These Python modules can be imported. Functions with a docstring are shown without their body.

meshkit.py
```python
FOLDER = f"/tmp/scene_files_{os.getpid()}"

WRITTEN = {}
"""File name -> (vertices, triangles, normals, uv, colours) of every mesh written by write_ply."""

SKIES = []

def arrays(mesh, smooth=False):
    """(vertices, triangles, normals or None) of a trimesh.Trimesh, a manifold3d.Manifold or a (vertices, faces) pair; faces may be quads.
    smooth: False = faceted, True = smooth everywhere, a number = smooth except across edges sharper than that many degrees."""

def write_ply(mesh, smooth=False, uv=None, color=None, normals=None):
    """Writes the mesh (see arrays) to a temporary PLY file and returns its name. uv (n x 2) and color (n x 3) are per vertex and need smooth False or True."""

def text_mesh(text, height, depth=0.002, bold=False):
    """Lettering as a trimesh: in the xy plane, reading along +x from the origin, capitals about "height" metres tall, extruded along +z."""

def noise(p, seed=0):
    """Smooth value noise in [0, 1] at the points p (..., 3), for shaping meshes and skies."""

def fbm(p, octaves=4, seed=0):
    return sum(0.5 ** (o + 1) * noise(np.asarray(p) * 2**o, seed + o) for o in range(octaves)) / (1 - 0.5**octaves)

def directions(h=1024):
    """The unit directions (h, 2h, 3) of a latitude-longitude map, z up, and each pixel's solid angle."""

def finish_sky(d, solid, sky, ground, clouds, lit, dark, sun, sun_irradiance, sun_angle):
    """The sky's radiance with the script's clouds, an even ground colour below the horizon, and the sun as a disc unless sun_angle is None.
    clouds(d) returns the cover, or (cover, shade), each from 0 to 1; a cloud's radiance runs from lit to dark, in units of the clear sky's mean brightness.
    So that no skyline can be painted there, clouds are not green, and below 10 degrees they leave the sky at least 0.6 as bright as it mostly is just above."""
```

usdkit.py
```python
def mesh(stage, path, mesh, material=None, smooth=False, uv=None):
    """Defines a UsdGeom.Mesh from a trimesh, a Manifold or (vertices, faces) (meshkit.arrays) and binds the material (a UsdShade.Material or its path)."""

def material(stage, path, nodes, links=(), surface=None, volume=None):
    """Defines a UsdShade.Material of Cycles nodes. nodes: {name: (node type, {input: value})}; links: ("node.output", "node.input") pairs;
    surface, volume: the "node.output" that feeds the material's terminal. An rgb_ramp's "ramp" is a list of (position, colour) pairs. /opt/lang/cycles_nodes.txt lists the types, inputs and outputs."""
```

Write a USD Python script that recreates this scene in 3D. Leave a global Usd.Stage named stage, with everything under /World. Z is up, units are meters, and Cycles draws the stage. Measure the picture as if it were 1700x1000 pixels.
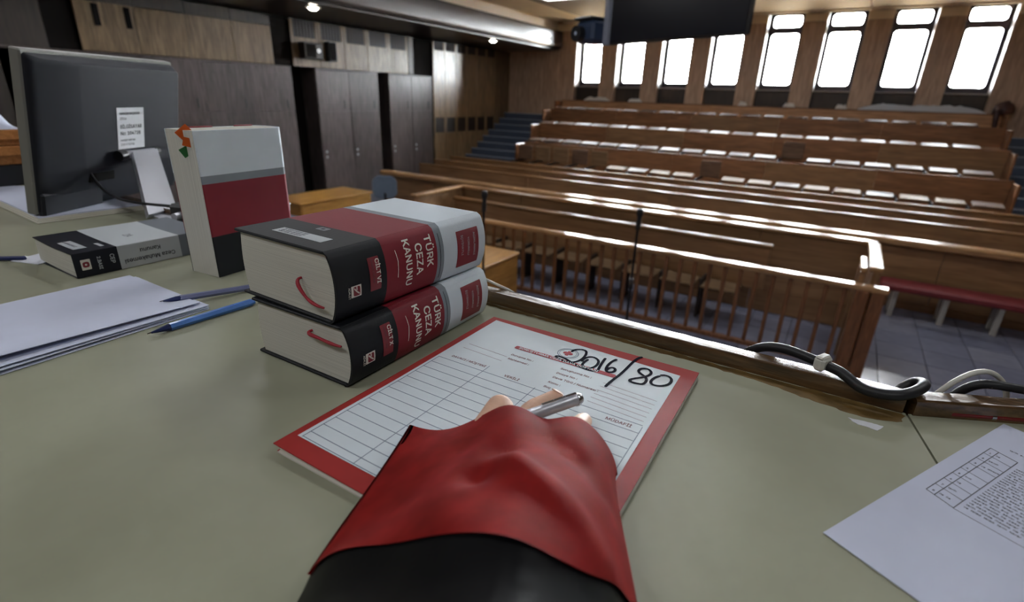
import math, random
import numpy as np, trimesh, shapely, manifold3d as m3
from shapely.geometry import Polygon, LineString, box as sbox
from scipy.interpolate import CubicSpline
from pxr import Usd, UsdGeom, UsdLux, UsdShade, Gf, Sdf
import usdkit, meshkit

stage = Usd.Stage.CreateInMemory()
UsdGeom.SetStageUpAxis(stage, UsdGeom.Tokens.z)
UsdGeom.SetStageMetersPerUnit(stage, 1.0)
UsdGeom.Xform.Define(stage, '/World')
UsdGeom.Scope.Define(stage, '/World/Looks')
rng = random.Random(7)

# ------------------------------------------------------------------ camera, sky, exposure
EYE = (0.0, 0.0, 2.5)
YAW, PITCH, ROLL = math.radians(31.567), math.radians(21.509), math.radians(-1.860)
cam = UsdGeom.Camera.Define(stage, '/World/camera')
cam.CreateHorizontalApertureAttr(36.0)
cam.CreateVerticalApertureAttr(36.0 * 1000 / 1700)
cam.CreateFocalLengthAttr(36.0 * 859.4 / 1700)
cam.CreateFStopAttr(5.0)
cam.CreateFocusDistanceAttr(0.60)
cam.CreateClippingRangeAttr(Gf.Vec2f(0.01, 200))
cam.CreateExposureAttr(0.0)
cy, sy, cp, sp = math.cos(YAW), math.sin(YAW), math.cos(PITCH), math.sin(PITCH)
fwd = np.array([-sy * cp, cy * cp, -sp])
right = np.array([cy, sy, 0.0])
down = np.cross(fwd, right)
cr, sr = math.cos(ROLL), math.sin(ROLL)
r2, d2 = cr * right + sr * down, -sr * right + cr * down
M4 = np.eye(4)
M4[0, :3], M4[1, :3], M4[2, :3], M4[3, :3] = r2, -d2, -fwd, EYE
cam.AddTransformOp().Set(Gf.Matrix4d(*M4.ravel().tolist()))

LAMP = 12.6
SKY = 48.0
dome = UsdLux.DomeLight.Define(stage, '/World/sky')
dome.CreateColorAttr(Gf.Vec3f(0.95, 0.97, 1.0))
dome.CreateIntensityAttr(SKY)

# ------------------------------------------------------------------ helpers
_names = {}
def numbered(parent, name):
    k = (parent, name)
    _names[k] = _names.get(k, -1) + 1
    return name if _names[k] == 0 else f'{name}_{_names[k]:03d}'

def tag(p, label=None, cat=None, group=None, kind=None):
    for k, v in (('label', label), ('category', cat), ('group', group), ('kind', kind)):
        if v:
            p.SetCustomDataByKey(k, v)
    return p

def thing(name, label=None, cat=None, loc=(0, 0, 0), rotz=0, group=None, kind=None, mat4=None):
    x = UsdGeom.Xform.Define(stage, '/World/' + numbered('/World', name))
    if mat4 is not None:
        x.AddTransformOp().Set(Gf.Matrix4d(*np.asarray(mat4, float).T.ravel().tolist()))
    else:
        x.AddTranslateOp().Set(Gf.Vec3d(*map(float, loc)))
        if rotz:
            x.AddRotateZOp().Set(float(rotz))
    return tag(x.GetPrim(), label, cat, group, kind)

def part(name, mesh, mat, parent, smooth=35, label=None, kind=None):
    pp = str(parent.GetPath())
    m = usdkit.mesh(stage, pp + '/' + numbered(pp, name), mesh, MAT[mat], smooth=smooth)
    return tag(m.GetPrim(), label, kind=kind)

def single(name, mesh, mat, label=None, cat=None, group=None, kind=None, smooth=35):
    m = usdkit.mesh(stage, '/World/' + numbered('/World', name), mesh, MAT[mat], smooth=smooth)
    return tag(m.GetPrim(), label, cat, group, kind)

def bx(x0, x1, y0, y1, z0, z1):
    b = trimesh.creation.box((x1 - x0, y1 - y0, z1 - z0))
    b.apply_translation(((x0 + x1) / 2, (y0 + y1) / 2, (z0 + z1) / 2))
    return b

def rbx(x0, x1, y0, y1, z0, z1, r=.004):
    """box with chamfered edges"""
    r = min(r, (x1 - x0) * .45, (y1 - y0) * .45, (z1 - z0) * .45)
    p = []
    for X, sx in ((x0, 1), (x1, -1)):
        for Y, s2 in ((y0, 1), (y1, -1)):
            for Z, sz in ((z0, 1), (z1, -1)):
                p += [(X, Y + s2 * r, Z + sz * r), (X + sx * r, Y, Z + sz * r), (X + sx * r, Y + s2 * r, Z)]
    return trimesh.convex.convex_hull(np.array(p))

def cat_(*ms):
    return trimesh.util.concatenate([m for m in ms])

def cyl(p0, p1, r, n=16):
    return trimesh.creation.cylinder(radius=r, segment=[p0, p1], sections=n)

def tube(pts, rad, n=10, samples=None):
    pts = np.asarray(pts, float)
    if samples:
        t = np.r_[0, np.cumsum(np.linalg.norm(np.diff(pts, axis=0), axis=1))]
        pts = CubicSpline(t, pts)(np.linspace(0, t[-1], samples))
    rad = np.broadcast_to(rad, len(pts)) if np.ndim(rad) == 0 else np.interp(np.linspace(0, 1, len(pts)), np.linspace(0, 1, len(rad)), rad)
    T = np.gradient(pts, axis=0)
    T /= np.linalg.norm(T, axis=1, keepdims=True)
    a = np.cross(T[0], [0, 0, 1] if abs(T[0][2]) < .9 else [1, 0, 0])
    a /= np.linalg.norm(a)
    ang = np.arange(n) * 2 * math.pi / n
    V = []
    for p, t, r in zip(pts, T, rad):
        a = a - t * (a @ t)
        a /= np.linalg.norm(a)
        b = np.cross(t, a)
        V.append(p + r * (np.cos(ang)[:, None] * a + np.sin(ang)[:, None] * b))
    return loft(V, cap=True)

def loft(rings, cap=False, closed=True):
    R = np.asarray(rings, float)
    k, n = R.shape[:2]
    F = []
    m = n if closed else n - 1
    for i in range(k - 1):
        for j in range(m):
            a, b = i * n + j, i * n + (j + 1) % n
            F += [(a, b, b + n), (a, b + n, a + n)]
    V = R.reshape(-1, 3)
    if cap:
        c0, c1 = len(V), len(V) + 1
        V = np.vstack([V, R[0].mean(0), R[-1].mean(0)])
        for j in range(n):
            F += [(c0, (j + 1) % n, j), (c1, (k - 1) * n + j, (k - 1) * n + (j + 1) % n)]
    t = trimesh.Trimesh(V, np.array(F), process=False)
    return t

def lathe(profile, n=24, center=(0, 0, 0)):
    m = trimesh.creation.revolve(np.asarray(profile, float), sections=n)
    m.apply_translation(center)
    return m

def ext(poly, h, z=0.0):
    gs = getattr(poly, 'geoms', [poly])
    m = trimesh.util.concatenate([trimesh.creation.extrude_polygon(g, h, engine='earcut') for g in gs if g.area > 0])
    m.apply_translation((0, 0, z))
    return m

def xf(m, cols, origin):
    """map mesh axes to the three given direction columns"""
    m = m.copy()
    m.vertices = m.vertices @ np.array(cols, float) + np.array(origin, float)
    if np.linalg.det(np.array(cols, float)) < 0:
        m.invert()
    return m

def txt(s, h, bold=False, d=.0002):
    return meshkit.text_mesh(s, h, d, bold)

def rrect(w, h, r):
    return sbox(-w / 2 + r, -h / 2 + r, w / 2 - r, h / 2 - r).buffer(r, 8)

# ------------------------------------------------------------------ materials
MAT = {}
def lin(c):
    c = np.asarray(c, float) / 255
    return tuple(np.where(c <= .04045, c / 12.92, ((c + .055) / 1.055) ** 2.4))

def plain(name, rgb, rough=.5, metal=0, spec=.5, noise=0, scale=20, bump=0, bscale=60, sheen=0, coat=0):
    c = lin(rgb)
    nodes = {'p': ('principled_bsdf', dict(base_color=c, roughness=rough, metallic=metal, specular_ior_level=spec, sheen_weight=sheen, coat_weight=coat))}
    links = []
    if noise or bump:
        nodes['g'] = ('geometry', {})
    if noise:
        nodes['n'] = ('noise_texture', dict(scale=scale, detail=4.0))
        nodes['r'] = ('rgb_ramp', {'ramp': [(.3, tuple(np.array(c) * (1 - noise))), (.7, tuple(np.minimum(1, np.array(c) * (1 + noise))))]})
        links += [('g.position', 'n.vector'), ('n.fac', 'r.fac'), ('r.color', 'p.base_color')]
    if bump:
        nodes['bn'] = ('noise_texture', dict(scale=bscale, detail=3.0))
        nodes['b'] = ('bump', dict(strength=bump, distance=.002))
        links += [('g.position', 'bn.vector'), ('bn.fac', 'b.height'), ('b.normal', 'p.normal')]
    MAT[name] = usdkit.material(stage, '/World/Looks/' + name, nodes, links, surface='p.BSDF')

def wood(name, dark, light, axis='z', scale=3, stretch=14, rough=.35, spec=.5, coat=0, bump=.06):
    sc = {'x': (1, stretch, stretch), 'y': (stretch, 1, stretch), 'z': (stretch, stretch, 1)}[axis]
    nodes = {'g': ('geometry', {}), 'm': ('mapping', dict(scale=sc)),
             'n': ('noise_texture', dict(scale=scale, detail=6.0, roughness=.62, distortion=.6)),
             'r': ('rgb_ramp', {'ramp': [(.3, lin(dark)), (.52, tuple((np.array(lin(dark)) + np.array(lin(light))) / 2)), (.72, lin(light))]}),
             'b': ('bump', dict(strength=bump, distance=.003)),
             'p': ('principled_bsdf', dict(roughness=rough, specular_ior_level=spec, coat_weight=coat, coat_roughness=.12))}
    MAT[name] = usdkit.material(stage, '/World/Looks/' + name, nodes,
        [('g.position', 'm.vector'), ('m.vector', 'n.vector'), ('n.fac', 'r.fac'), ('r.color', 'p.base_color'), ('n.fac', 'b.height'), ('b.normal', 'p.normal')], surface='p.BSDF')

def emit(name, rgb, s):
    MAT[name] = usdkit.material(stage, '/World/Looks/' + name, {'e': ('emission', dict(color=lin(rgb), strength=s))}, [], surface='e.emission')

def bands(name, stops, rough=.4, axis='y'):
    """printed colour bands along a book's own y axis: stops = [(metres, rgb)...]"""
    L = .26
    nodes = {'t': ('texture_coordinate', {}), 's': ('separate_xyz', {}), 'd': ('math', dict(math_type='divide', value2=L)),
             'r': ('rgb_ramp', {'ramp': [(a / L, lin(c)) for a, c in stops], 'interpolate': False}),
             'n': ('noise_texture', dict(scale=420.0, detail=2.0)), 'b': ('bump', dict(strength=.25, distance=.0004)),
             'p': ('principled_bsdf', dict(roughness=rough, specular_ior_level=.22))}
    MAT[name] = usdkit.material(stage, '/World/Looks/' + name, nodes,
        [('t.object', 's.vector'), ('s.' + axis, 'd.value1'), ('d.value', 'r.fac'), ('r.color', 'p.base_color'),
         ('t.object', 'n.vector'), ('n.fac', 'b.height'), ('b.normal', 'p.normal')], surface='p.BSDF')

# woods
wood('wall_wood', (74, 58, 38), (128, 104, 74), 'z', 2.2, 9, rough=.36)
wood('wall_wood_gloss', (88, 68, 44), (148, 120, 84), 'z', 2.2, 9, rough=.34, spec=.9)
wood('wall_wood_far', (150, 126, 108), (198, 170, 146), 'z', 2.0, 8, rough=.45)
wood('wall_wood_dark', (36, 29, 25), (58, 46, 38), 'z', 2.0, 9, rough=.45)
wood('cabinet_wood', (52, 45, 45), (92, 82, 80), 'z', 2.4, 12, rough=.33)
wood('cabinet_wood_b', (58, 50, 50), (100, 88, 86), 'z', 2.6, 12, rough=.33)
wood('tier_wood', (92, 62, 42), (142, 100, 70), 'x', 1.6, 9, rough=.26)
wood('tier_wood_b', (100, 74, 52), (140, 106, 76), 'x', 1.5, 9, rough=.26)
wood('tier_wood_top', (150, 110, 78), (200, 152, 112), 'x', 1.6, 9, rough=.3)
wood('tier_seat', (72, 56, 46), (104, 84, 70), 'x', 3, 9, rough=.42, spec=.10)
wood('cap_wood', (88, 60, 42), (136, 96, 68), 'x', 1.6, 9, rough=.5, spec=.3)
wood('seat_wood', (92, 74, 54), (128, 104, 80), 'x', 3, 9, rough=.5, spec=.06)
wood('pew_wood', (100, 74, 46), (150, 114, 76), 'x', 2, 10, rough=.26)
wood('rail_wood', (126, 94, 62), (188, 148, 106), 'x', 2.5, 12, rough=.18)
wood('panel_wood', (116, 86, 58), (156, 120, 84), 'x', 1.4, 9, rough=.4)
wood('baluster_wood', (92, 58, 36), (140, 94, 60), 'z', 5, 8, rough=.3)
wood('table_wood', (140, 96, 42), (186, 138, 72), 'y', 3, 10, rough=.3)
wood('orange_wood', (146, 92, 44), (190, 130, 74), 'x', 8, 10, rough=.4)
wood('lip_wood', (58, 42, 24), (104, 78, 48), 'x', 9, 14, rough=.24, coat=.5, bump=.2)
# plain
plain('ceiling_cream', (232, 218, 196), .7, noise=.04, scale=2)
plain('ceiling_dark', (112, 98, 86), .7, noise=.06, scale=2)
plain('soffit_paint', (70, 63, 61), .30, noise=.05, scale=2, spec=.3)
plain('void_dark', (20, 17, 16), .9, spec=.1)
plain('grille_dark', (38, 29, 24), .6)
plain('tile_a', (118, 120, 138), .28, noise=.10, scale=9)
plain('tile_b', (108, 111, 130), .30, noise=.10, scale=9)
plain('tile_c', (122, 124, 140), .26, noise=.10, scale=9)
plain('grout', (58, 60, 70), .7)
plain('stair_blue', (72, 82, 100), .45, noise=.08, scale=12)
plain('stair_nosing', (168, 178, 196), .4)
plain('frame_pale', (150, 144, 144), .5)
plain('frame_dark', (58, 50, 58), .4)
plain('tv_black', (30, 31, 38), .22, spec=.6)
plain('tv_edge', (150, 156, 172), .4)
plain('plastic_black', (26, 27, 30), .4)
plain('black_metal', (24, 24, 28), .35, metal=.4)
plain('device_blue', (54, 70, 98), .3)
plain('lens_glass', (190, 205, 230), .05, spec=1)
plain('chair_grey', (104, 118, 136), .55, noise=.08, scale=30)
plain('bench_red', (122, 44, 48), .5, noise=.08, scale=14)
plain('leg_pale', (170, 166, 160), .4)
plain('monitor_black', (34, 36, 43), .55, bump=.12, bscale=900, spec=.2)
plain('monitor_edge', (122, 122, 118), .45, metal=.1)
plain('silver', (206, 208, 216), .3, metal=.55)
plain('steel', (200, 202, 206), .16, metal=1.0)
plain('pen_silver', (206, 208, 216), .28, metal=.45)
plain('sticker_white', (205, 207, 212), .5)
plain('print_grey', (120, 122, 130), .6)
plain('print_dark', (58, 58, 66), .6)
plain('paper', (214, 217, 228), .75, noise=.02, scale=30)
plain('paper_blue', (196, 202, 222), .75, noise=.02, scale=30)
plain('paper_warm', (205, 202, 190), .75)
plain('pages_white', (196, 192, 176), .75)
plain('folder_red', (156, 40, 38), .5, spec=.35, noise=.05, scale=40)
plain('folder_white', (206, 216, 222), .5, noise=.015, scale=40)
plain('line_blue', (104, 118, 140), .6)
plain('line_red', (160, 48, 62), .6)
plain('line_faint', (170, 150, 160), .6)
plain('text_brown', (108, 66, 74), .6)
plain('ink_black', (14, 17, 34), .75, spec=.08)
plain('cover_label', (176, 182, 186), .5)
plain('spine_white', (226, 222, 212), .5)
plain('spine_red', (128, 34, 46), .45)
plain('ribbon_red', (158, 30, 48), .55)
plain('tab_orange', (206, 92, 28), .4)
plain('tab_green', (42, 108, 56), .4)
plain('pen_clear', (116, 122, 156), .25)
plain('pen_blue', (82, 130, 206), .35, coat=.3)
plain('pen_blue_dark', (28, 42, 92), .35)
plain('pen_red', (104, 16, 22), .3, coat=.4)
plain('ink_core', (52, 50, 82), .4)
plain('cable_black', (20, 21, 25), .5)
plain('cable_white', (205, 205, 196), .45)
plain('stain', (104, 82, 44), .5, noise=.35, scale=60)
plain('chip_pale', (206, 208, 214), .5)
plain('crack', (38, 34, 28), .8)
plain('skin', (206, 164, 138), .48, noise=.05, scale=60, bump=.1, bscale=300)
plain('nail', (222, 184, 166), .3)
plain('robe_black', (5, 5, 7), .45, spec=.12, sheen=.0, bump=.12, bscale=700)
plain('bag_dark', (58, 34, 32), .6)
plain('plastic_clear', (226, 228, 232), .25)
plain('lamp_housing', (226, 226, 222), .5)
emit('lamp_glow', (247, 248, 250), LAMP)
emit('downlight_glow', (255, 244, 224), 40.0)
emit('led_glow', (255, 255, 255), 1.2)
bands('law_cover', [(0, (20, 22, 27)), (.0665, (126, 34, 46)), (.149, (128, 136, 144)), (.162, (208, 218, 226))], rough=.5)
bands('small_cover', [(0, (30, 32, 40)), (.062, (190, 196, 200)), (.16, (116, 122, 130))], rough=.4)

def cloth(name, rgb, rgb2):
    nodes = {'g': ('geometry', {}), 'n': ('noise_texture', dict(scale=36.0, detail=3.0)),
             'r': ('rgb_ramp', {'ramp': [(.3, lin(rgb)), (.7, lin(rgb2))]}),
             'w': ('noise_texture', dict(scale=1300.0, detail=2.0)), 'b': ('bump', dict(strength=.3, distance=.0006)),
             'p': ('principled_bsdf', dict(roughness=.72, sheen_weight=.0, sheen_roughness=.4, sheen_tint=lin((230, 120, 110)), specular_ior_level=.08))}
    MAT[name] = usdkit.material(stage, '/World/Looks/' + name, nodes,
        [('g.position', 'n.vector'), ('n.fac', 'r.fac'), ('r.color', 'p.base_color'), ('g.position', 'w.vector'), ('w.fac', 'b.height'), ('b.normal', 'p.normal')], surface='p.BSDF')
cloth('cuff_red', (114, 21, 19), (138, 29, 27))

def pages(name, rgb, axis, freq):
    sc = [2.0, 2.0, 2.0]
    sc['xyz'.index(axis)] = freq
    c = np.array(lin(rgb))
    nodes = {'t': ('texture_coordinate', {}), 'm': ('mapping', dict(scale=tuple(sc))),
             'n': ('noise_texture', dict(scale=1.0, detail=3.0, roughness=.7)),
             'r': ('rgb_ramp', {'ramp': [(.3, tuple(c * .72)), (.65, tuple(c))]}),
             'b': ('bump', dict(strength=.35, distance=.0005)), 'p': ('principled_bsdf', dict(roughness=.8))}
    MAT[name] = usdkit.material(stage, '/World/Looks/' + name, nodes,
        [('t.object', 'm.vector'), ('m.vector', 'n.vector'), ('n.fac', 'r.fac'), ('r.color', 'p.base_color'), ('n.fac', 'b.height'), ('b.normal', 'p.normal')], surface='p.BSDF')
pages('page_edges', (204, 203, 193), 'z', 900.0)

# desk laminate: pale olive, faint mottling
nodes = {'g': ('geometry', {}), 'n': ('noise_texture', dict(scale=5.0, detail=5.0, roughness=.6)),
         'r': ('rgb_ramp', {'ramp': [(.3, lin((146, 147, 126))), (.7, lin((160, 162, 141)))]}),
         'f': ('noise_texture', dict(scale=160.0, detail=3.0)), 'b': ('bump', dict(strength=.05, distance=.001)),
         'p': ('principled_bsdf', dict(roughness=.38, specular_ior_level=.4))}
MAT['desk_laminate'] = usdkit.material(stage, '/World/Looks/desk_laminate', nodes,
    [('g.position', 'n.vector'), ('n.fac', 'r.fac'), ('r.color', 'p.base_color'), ('g.position', 'f.vector'), ('f.fac', 'b.height'), ('b.normal', 'p.normal')], surface='p.BSDF')
# window pane: transparent with a fresnel gloss
MAT['pane_glass'] = usdkit.material(stage, '/World/Looks/pane_glass',
    {'t': ('transparent_bsdf', dict(color=(.96, .98, .98))), 'g': ('glossy_bsdf', dict(color=(1, 1, 1), roughness=.02)), 'f': ('fresnel', dict(IOR=1.45)), 'x': ('mix_closure', {})},
    [('f.fac', 'x.fac'), ('t.BSDF', 'x.closure1'), ('g.BSDF', 'x.closure2')], surface='x.closure')
for nm_, c_ in (('sheeting', (232, 236, 242)), ('lit_paper', (240, 240, 238))):
    MAT[nm_] = usdkit.material(stage, '/World/Looks/' + nm_, {'d': ('principled_bsdf', dict(base_color=lin(c_), roughness=.3)), 't': ('translucent_bsdf', dict(color=lin(c_))), 'x': ('mix_closure', dict(fac=.55))},
        [('d.BSDF', 'x.closure1'), ('t.BSDF', 'x.closure2')], surface='x.closure')
MAT['clear_plastic'] = usdkit.material(stage, '/World/Looks/clear_plastic',
    {'t': ('transparent_bsdf', dict(color=(.90, .92, .97))), 'g': ('glossy_bsdf', dict(color=(1, 1, 1), roughness=.08)), 'f': ('fresnel', dict(IOR=1.5)), 'x': ('mix_closure', {})},
    [('f.fac', 'x.fac'), ('t.BSDF', 'x.closure1'), ('g.BSDF', 'x.closure2')], surface='x.closure')

# ------------------------------------------------------------------ room shell
XL, XR, YB, YF, ZC = -10.53, 4.15, -3.4, 16.5, 4.78
ZD = 2.21                                                    # top of the judges' desk

# floor: slab with real tiles where the court floor is in view
fl = thing('floor', kind='structure')
part('slab', bx(XL - .7, XR + .3, YB - .2, YF + .9, -.3, -.012), 'grout', fl)
TS = .44
for i in range(19):
    for j in range(15):
        x0, y0 = -4.1 + i * TS, 2.5 + j * TS
        if x0 + TS > XR:
            continue
        part('tile', rbx(x0 + .004, x0 + TS - .004, y0 + .004, y0 + TS - .004, -.012, rng.uniform(-.0006, .0006), .003), rng.choice(['tile_a', 'tile_b', 'tile_c', 'tile_a']), fl, smooth=False)
x1t = -4.1 + 18 * TS
rest = [bx(XL - .7, -4.104, YB, YF, -.012, 0), bx(-4.096, XR + .2, YB, 2.496, -.012, 0), bx(-4.096, XR + .2, 2.504 + 15 * TS, YF, -.012, 0), bx(x1t + .3, XR + .2, 2.504, 2.5 + 15 * TS, -.012, 0)]
part('tile_field', cat_(*rest), 'tile_a', fl, kind='stuff')

# judges' podium and tier platforms
TY = [16.39, 15.57, 14.58, 13.53]                            # back panels of the four tiers, top tier first
TTOP = [2.47, 2.20, 1.80, 1.31]
TFL = [1.79, 1.36, .93, .46]
TX0, TX1 = -8.25, 2.75
podium = single('floor', bx(XL - .4, XR, YB, .70, .0, 1.45), 'panel_wood', kind='structure')
tp = thing('floor', kind='structure')
edges = [YF + .0, 16.42, 15.6, 14.6, 12.95]
for i in range(4):
    y1 = edges[0] if i == 0 else TY[i - 1] - .03
    y0 = TY[i] - .85 if i == 3 else TY[i] - .0
    part('riser', bx(TX0, TX1, TY[i] - .96, y1 if i else YF, 0, TFL[i]), 'panel_wood', tp)

# ceiling
cl = thing('ceiling', kind='structure')
part('slab', bx(XL - .7, XR + .3, YB - .2, YF + .9, ZC, ZC + .25), 'ceiling_cream', cl)
for i in range(5):
    for j in range(3):
        x0, y0 = -7.4 + j * 3.55, YB + .4 + i * 3.82
        part('ceiling_panel', rbx(x0 + .01, x0 + 3.54, y0 + .01, y0 + 3.81, ZC - .07, ZC - .001, .01), 'ceiling_dark', cl)
part('cornice', rbx(-8.5, XR, YF - .20, YF - .001, 4.695, ZC - .002, .03), 'ceiling_cream', cl)

# side soffits
def soffit(name, s):
    X = (lambda a: a) if s < 0 else (lambda a: -6.38 - a)
    t = thing(name, kind='structure')
    prof = Polygon([(-11.03, 3.94), (-8.66, 3.94), (-8.63, 3.95), (-8.63, 3.965), (-8.68, 3.968), (-8.68, 3.985), (-8.61, 3.99), (-8.58, 4.01), (-8.55, 4.08), (-8.55, 4.44), (-8.58, 4.49), (-8.62, 4.50), (-11.03, 4.50)])
    m = trimesh.creation.extrude_polygon(prof, YF - YB - .01, engine='earcut')
    m.vertices = np.c_[m.vertices[:, 0], YB + m.vertices[:, 2], m.vertices[:, 1]]
    m.invert()
    if s > 0:
        m.vertices[:, 0] = -6.38 - m.vertices[:, 0]
        m.invert()
    part('fascia', m, 'soffit_paint', t, smooth=40)
    a, b = sorted((X(-11.03), X(-8.75)))
    part('upper_step', bx(a, b, YB, YF - .01, 4.51, ZC - .01), 'ceiling_cream', t)
soffit('trim_1', -1)
for n, (y, lab) in enumerate(((7.26, 'round recessed downlight in the soffit above the dark cabinets'), (13.2, 'round recessed downlight in the soffit near the far window wall'))):
    d = thing('downlight', lab, 'ceiling light', (-9.0, y, 3.94))
    part('trim_ring', lathe([(.10, -.014), (.135, -.014), (.14, 0), (.10, 0), (.10, -.014)], 24), 'lamp_housing', d)
    part('bulb', lathe([(0, -.055), (.05, -.05), (.085, -.022), (.09, -.002), (0, -.002)], 20), 'downlight_glow', d)

# left wall: wood panelling over a backing wall
wl = thing('wall_left', kind='structure')
part('backing', bx(-11.25, -11.06, YB, YF + .6, 0, ZC), 'void_dark', wl)
ZI0, ZI1 = 3.68, 3.91
def plank_run(y0, y1, n, x, zr, ins, mat, gmat='grille_dark', frac=.8):
    """n vertical planks with a dark slatted insert (z0, z1) let into each"""
    w = (y1 - y0) / n
    for i in range(n):
        a, b = y0 + i * w + .004, y0 + (i + 1) * w - .004
        zs = [zr[0]] + [z for p in ins for z in p] + [zr[1]]
        for k in range(0, len(zs), 2):
            if zs[k + 1] - zs[k] > .02:
                part('panel', rbx(x - .03, x, a, b, zs[k], zs[k + 1], .004), mat, wl, smooth=False)
        for z0, z1 in ins:
            c = (b - a) * (1 - frac) / 2
            part('panel', rbx(x - .03, x, a, a + c, z0, z1, .003), mat, wl, smooth=False)
            part('panel', rbx(x - .03, x, b - c, b, z0, z1, .003), mat, wl, smooth=False)
            sl = [bx(x - .028, x - .010, a + c + (b - a - 2 * c) * (q + .12) / 7, a + c + (b - a - 2 * c) * (q + .88) / 7, z0, z1) for q in range(7)]
            part('grille', cat_(bx(x - .04, x - .03, a + c, b - c, z0, z1), *sl), gmat, wl, smooth=False)
plank_run(12.44, 15.62, 6, XL, (0, 3.91), [(1.44, 1.86), (ZI0, ZI1)], 'wall_wood_gloss')
plank_run(15.63, 16.49, 2, XL, (0, 3.91), [], 'wall_wood')
plank_run(7.84, 11.42, 5, XL, (2.985, 3.91), [(3.56, 3.91)], 'wall_wood')
plank_run(4.02, 7.38, 4, XL, (2.985, 3.70), [], 'wall_wood')
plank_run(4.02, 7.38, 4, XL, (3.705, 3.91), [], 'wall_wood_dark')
plank_run(-3.3, 3.6, 8, XL, (0, 3.91), [], 'wall_wood_dark')
for a, b in ((3.62, 4.0), (7.40, 7.82), (11.44, 12.42)):
    part('pillar_recess', rbx(XL - .12, XL - .05, a, b, 2.985, 3.91, .004), 'void_dark', wl)
    if a > 11:
        part('panel', rbx(XL - .09, XL, 11.44, 11.62, 2.985, 3.91, .003), 'wall_wood_dark', wl)
for y in (4.31, 4.76):
    part('slot_vent', rbx(XL + .001, XL + .012, y - .045, y + .045, 3.36, 3.67, .004), 'void_dark', wl)

# far wall with eight windows
wf = thing('wall_far', kind='structure')
NW, C0, PW, HW = 8, -7.61, 1.374, .43
XC = [C0 + PW * i for i in range(NW)]
YP = 16.95
part('backing', bx(XL - .6, XR + .3, YF + .5, YF + .7, 0, 2.92), 'wall_wood_dark', wf)
part('lintel', bx(XL - .6, XR + .3, YF + .01, YF + .7, 4.765, ZC + .1), 'wall_wood_dark', wf)
bounds = [XL - .5] + [v for c in XC for v in (c - HW, c + HW)] + [XR + .2]
for i in range(0, len(bounds), 2):
    a, b = bounds[i], bounds[i + 1]
    n = max(1, round((b - a) / .55))
    for k in range(n):
        u, v = a + (b - a) * k / n, a + (b - a) * (k + 1) / n
        if u < XR and v > XL:
            part('frieze', rbx(max(u, XL), min(v, XR), YF - .03, YF - .001, 4.50, 4.69, .008), 'ceiling_cream', wf, smooth=False)
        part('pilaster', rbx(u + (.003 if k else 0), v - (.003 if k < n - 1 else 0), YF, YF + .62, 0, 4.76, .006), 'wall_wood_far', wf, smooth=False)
for c in XC:
    part('under_window_panel', rbx(c - HW + .004, c + HW - .004, YF + .18, YF + .45, 0, 2.86, .006), 'wall_wood_dark', wf, smooth=False)
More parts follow.
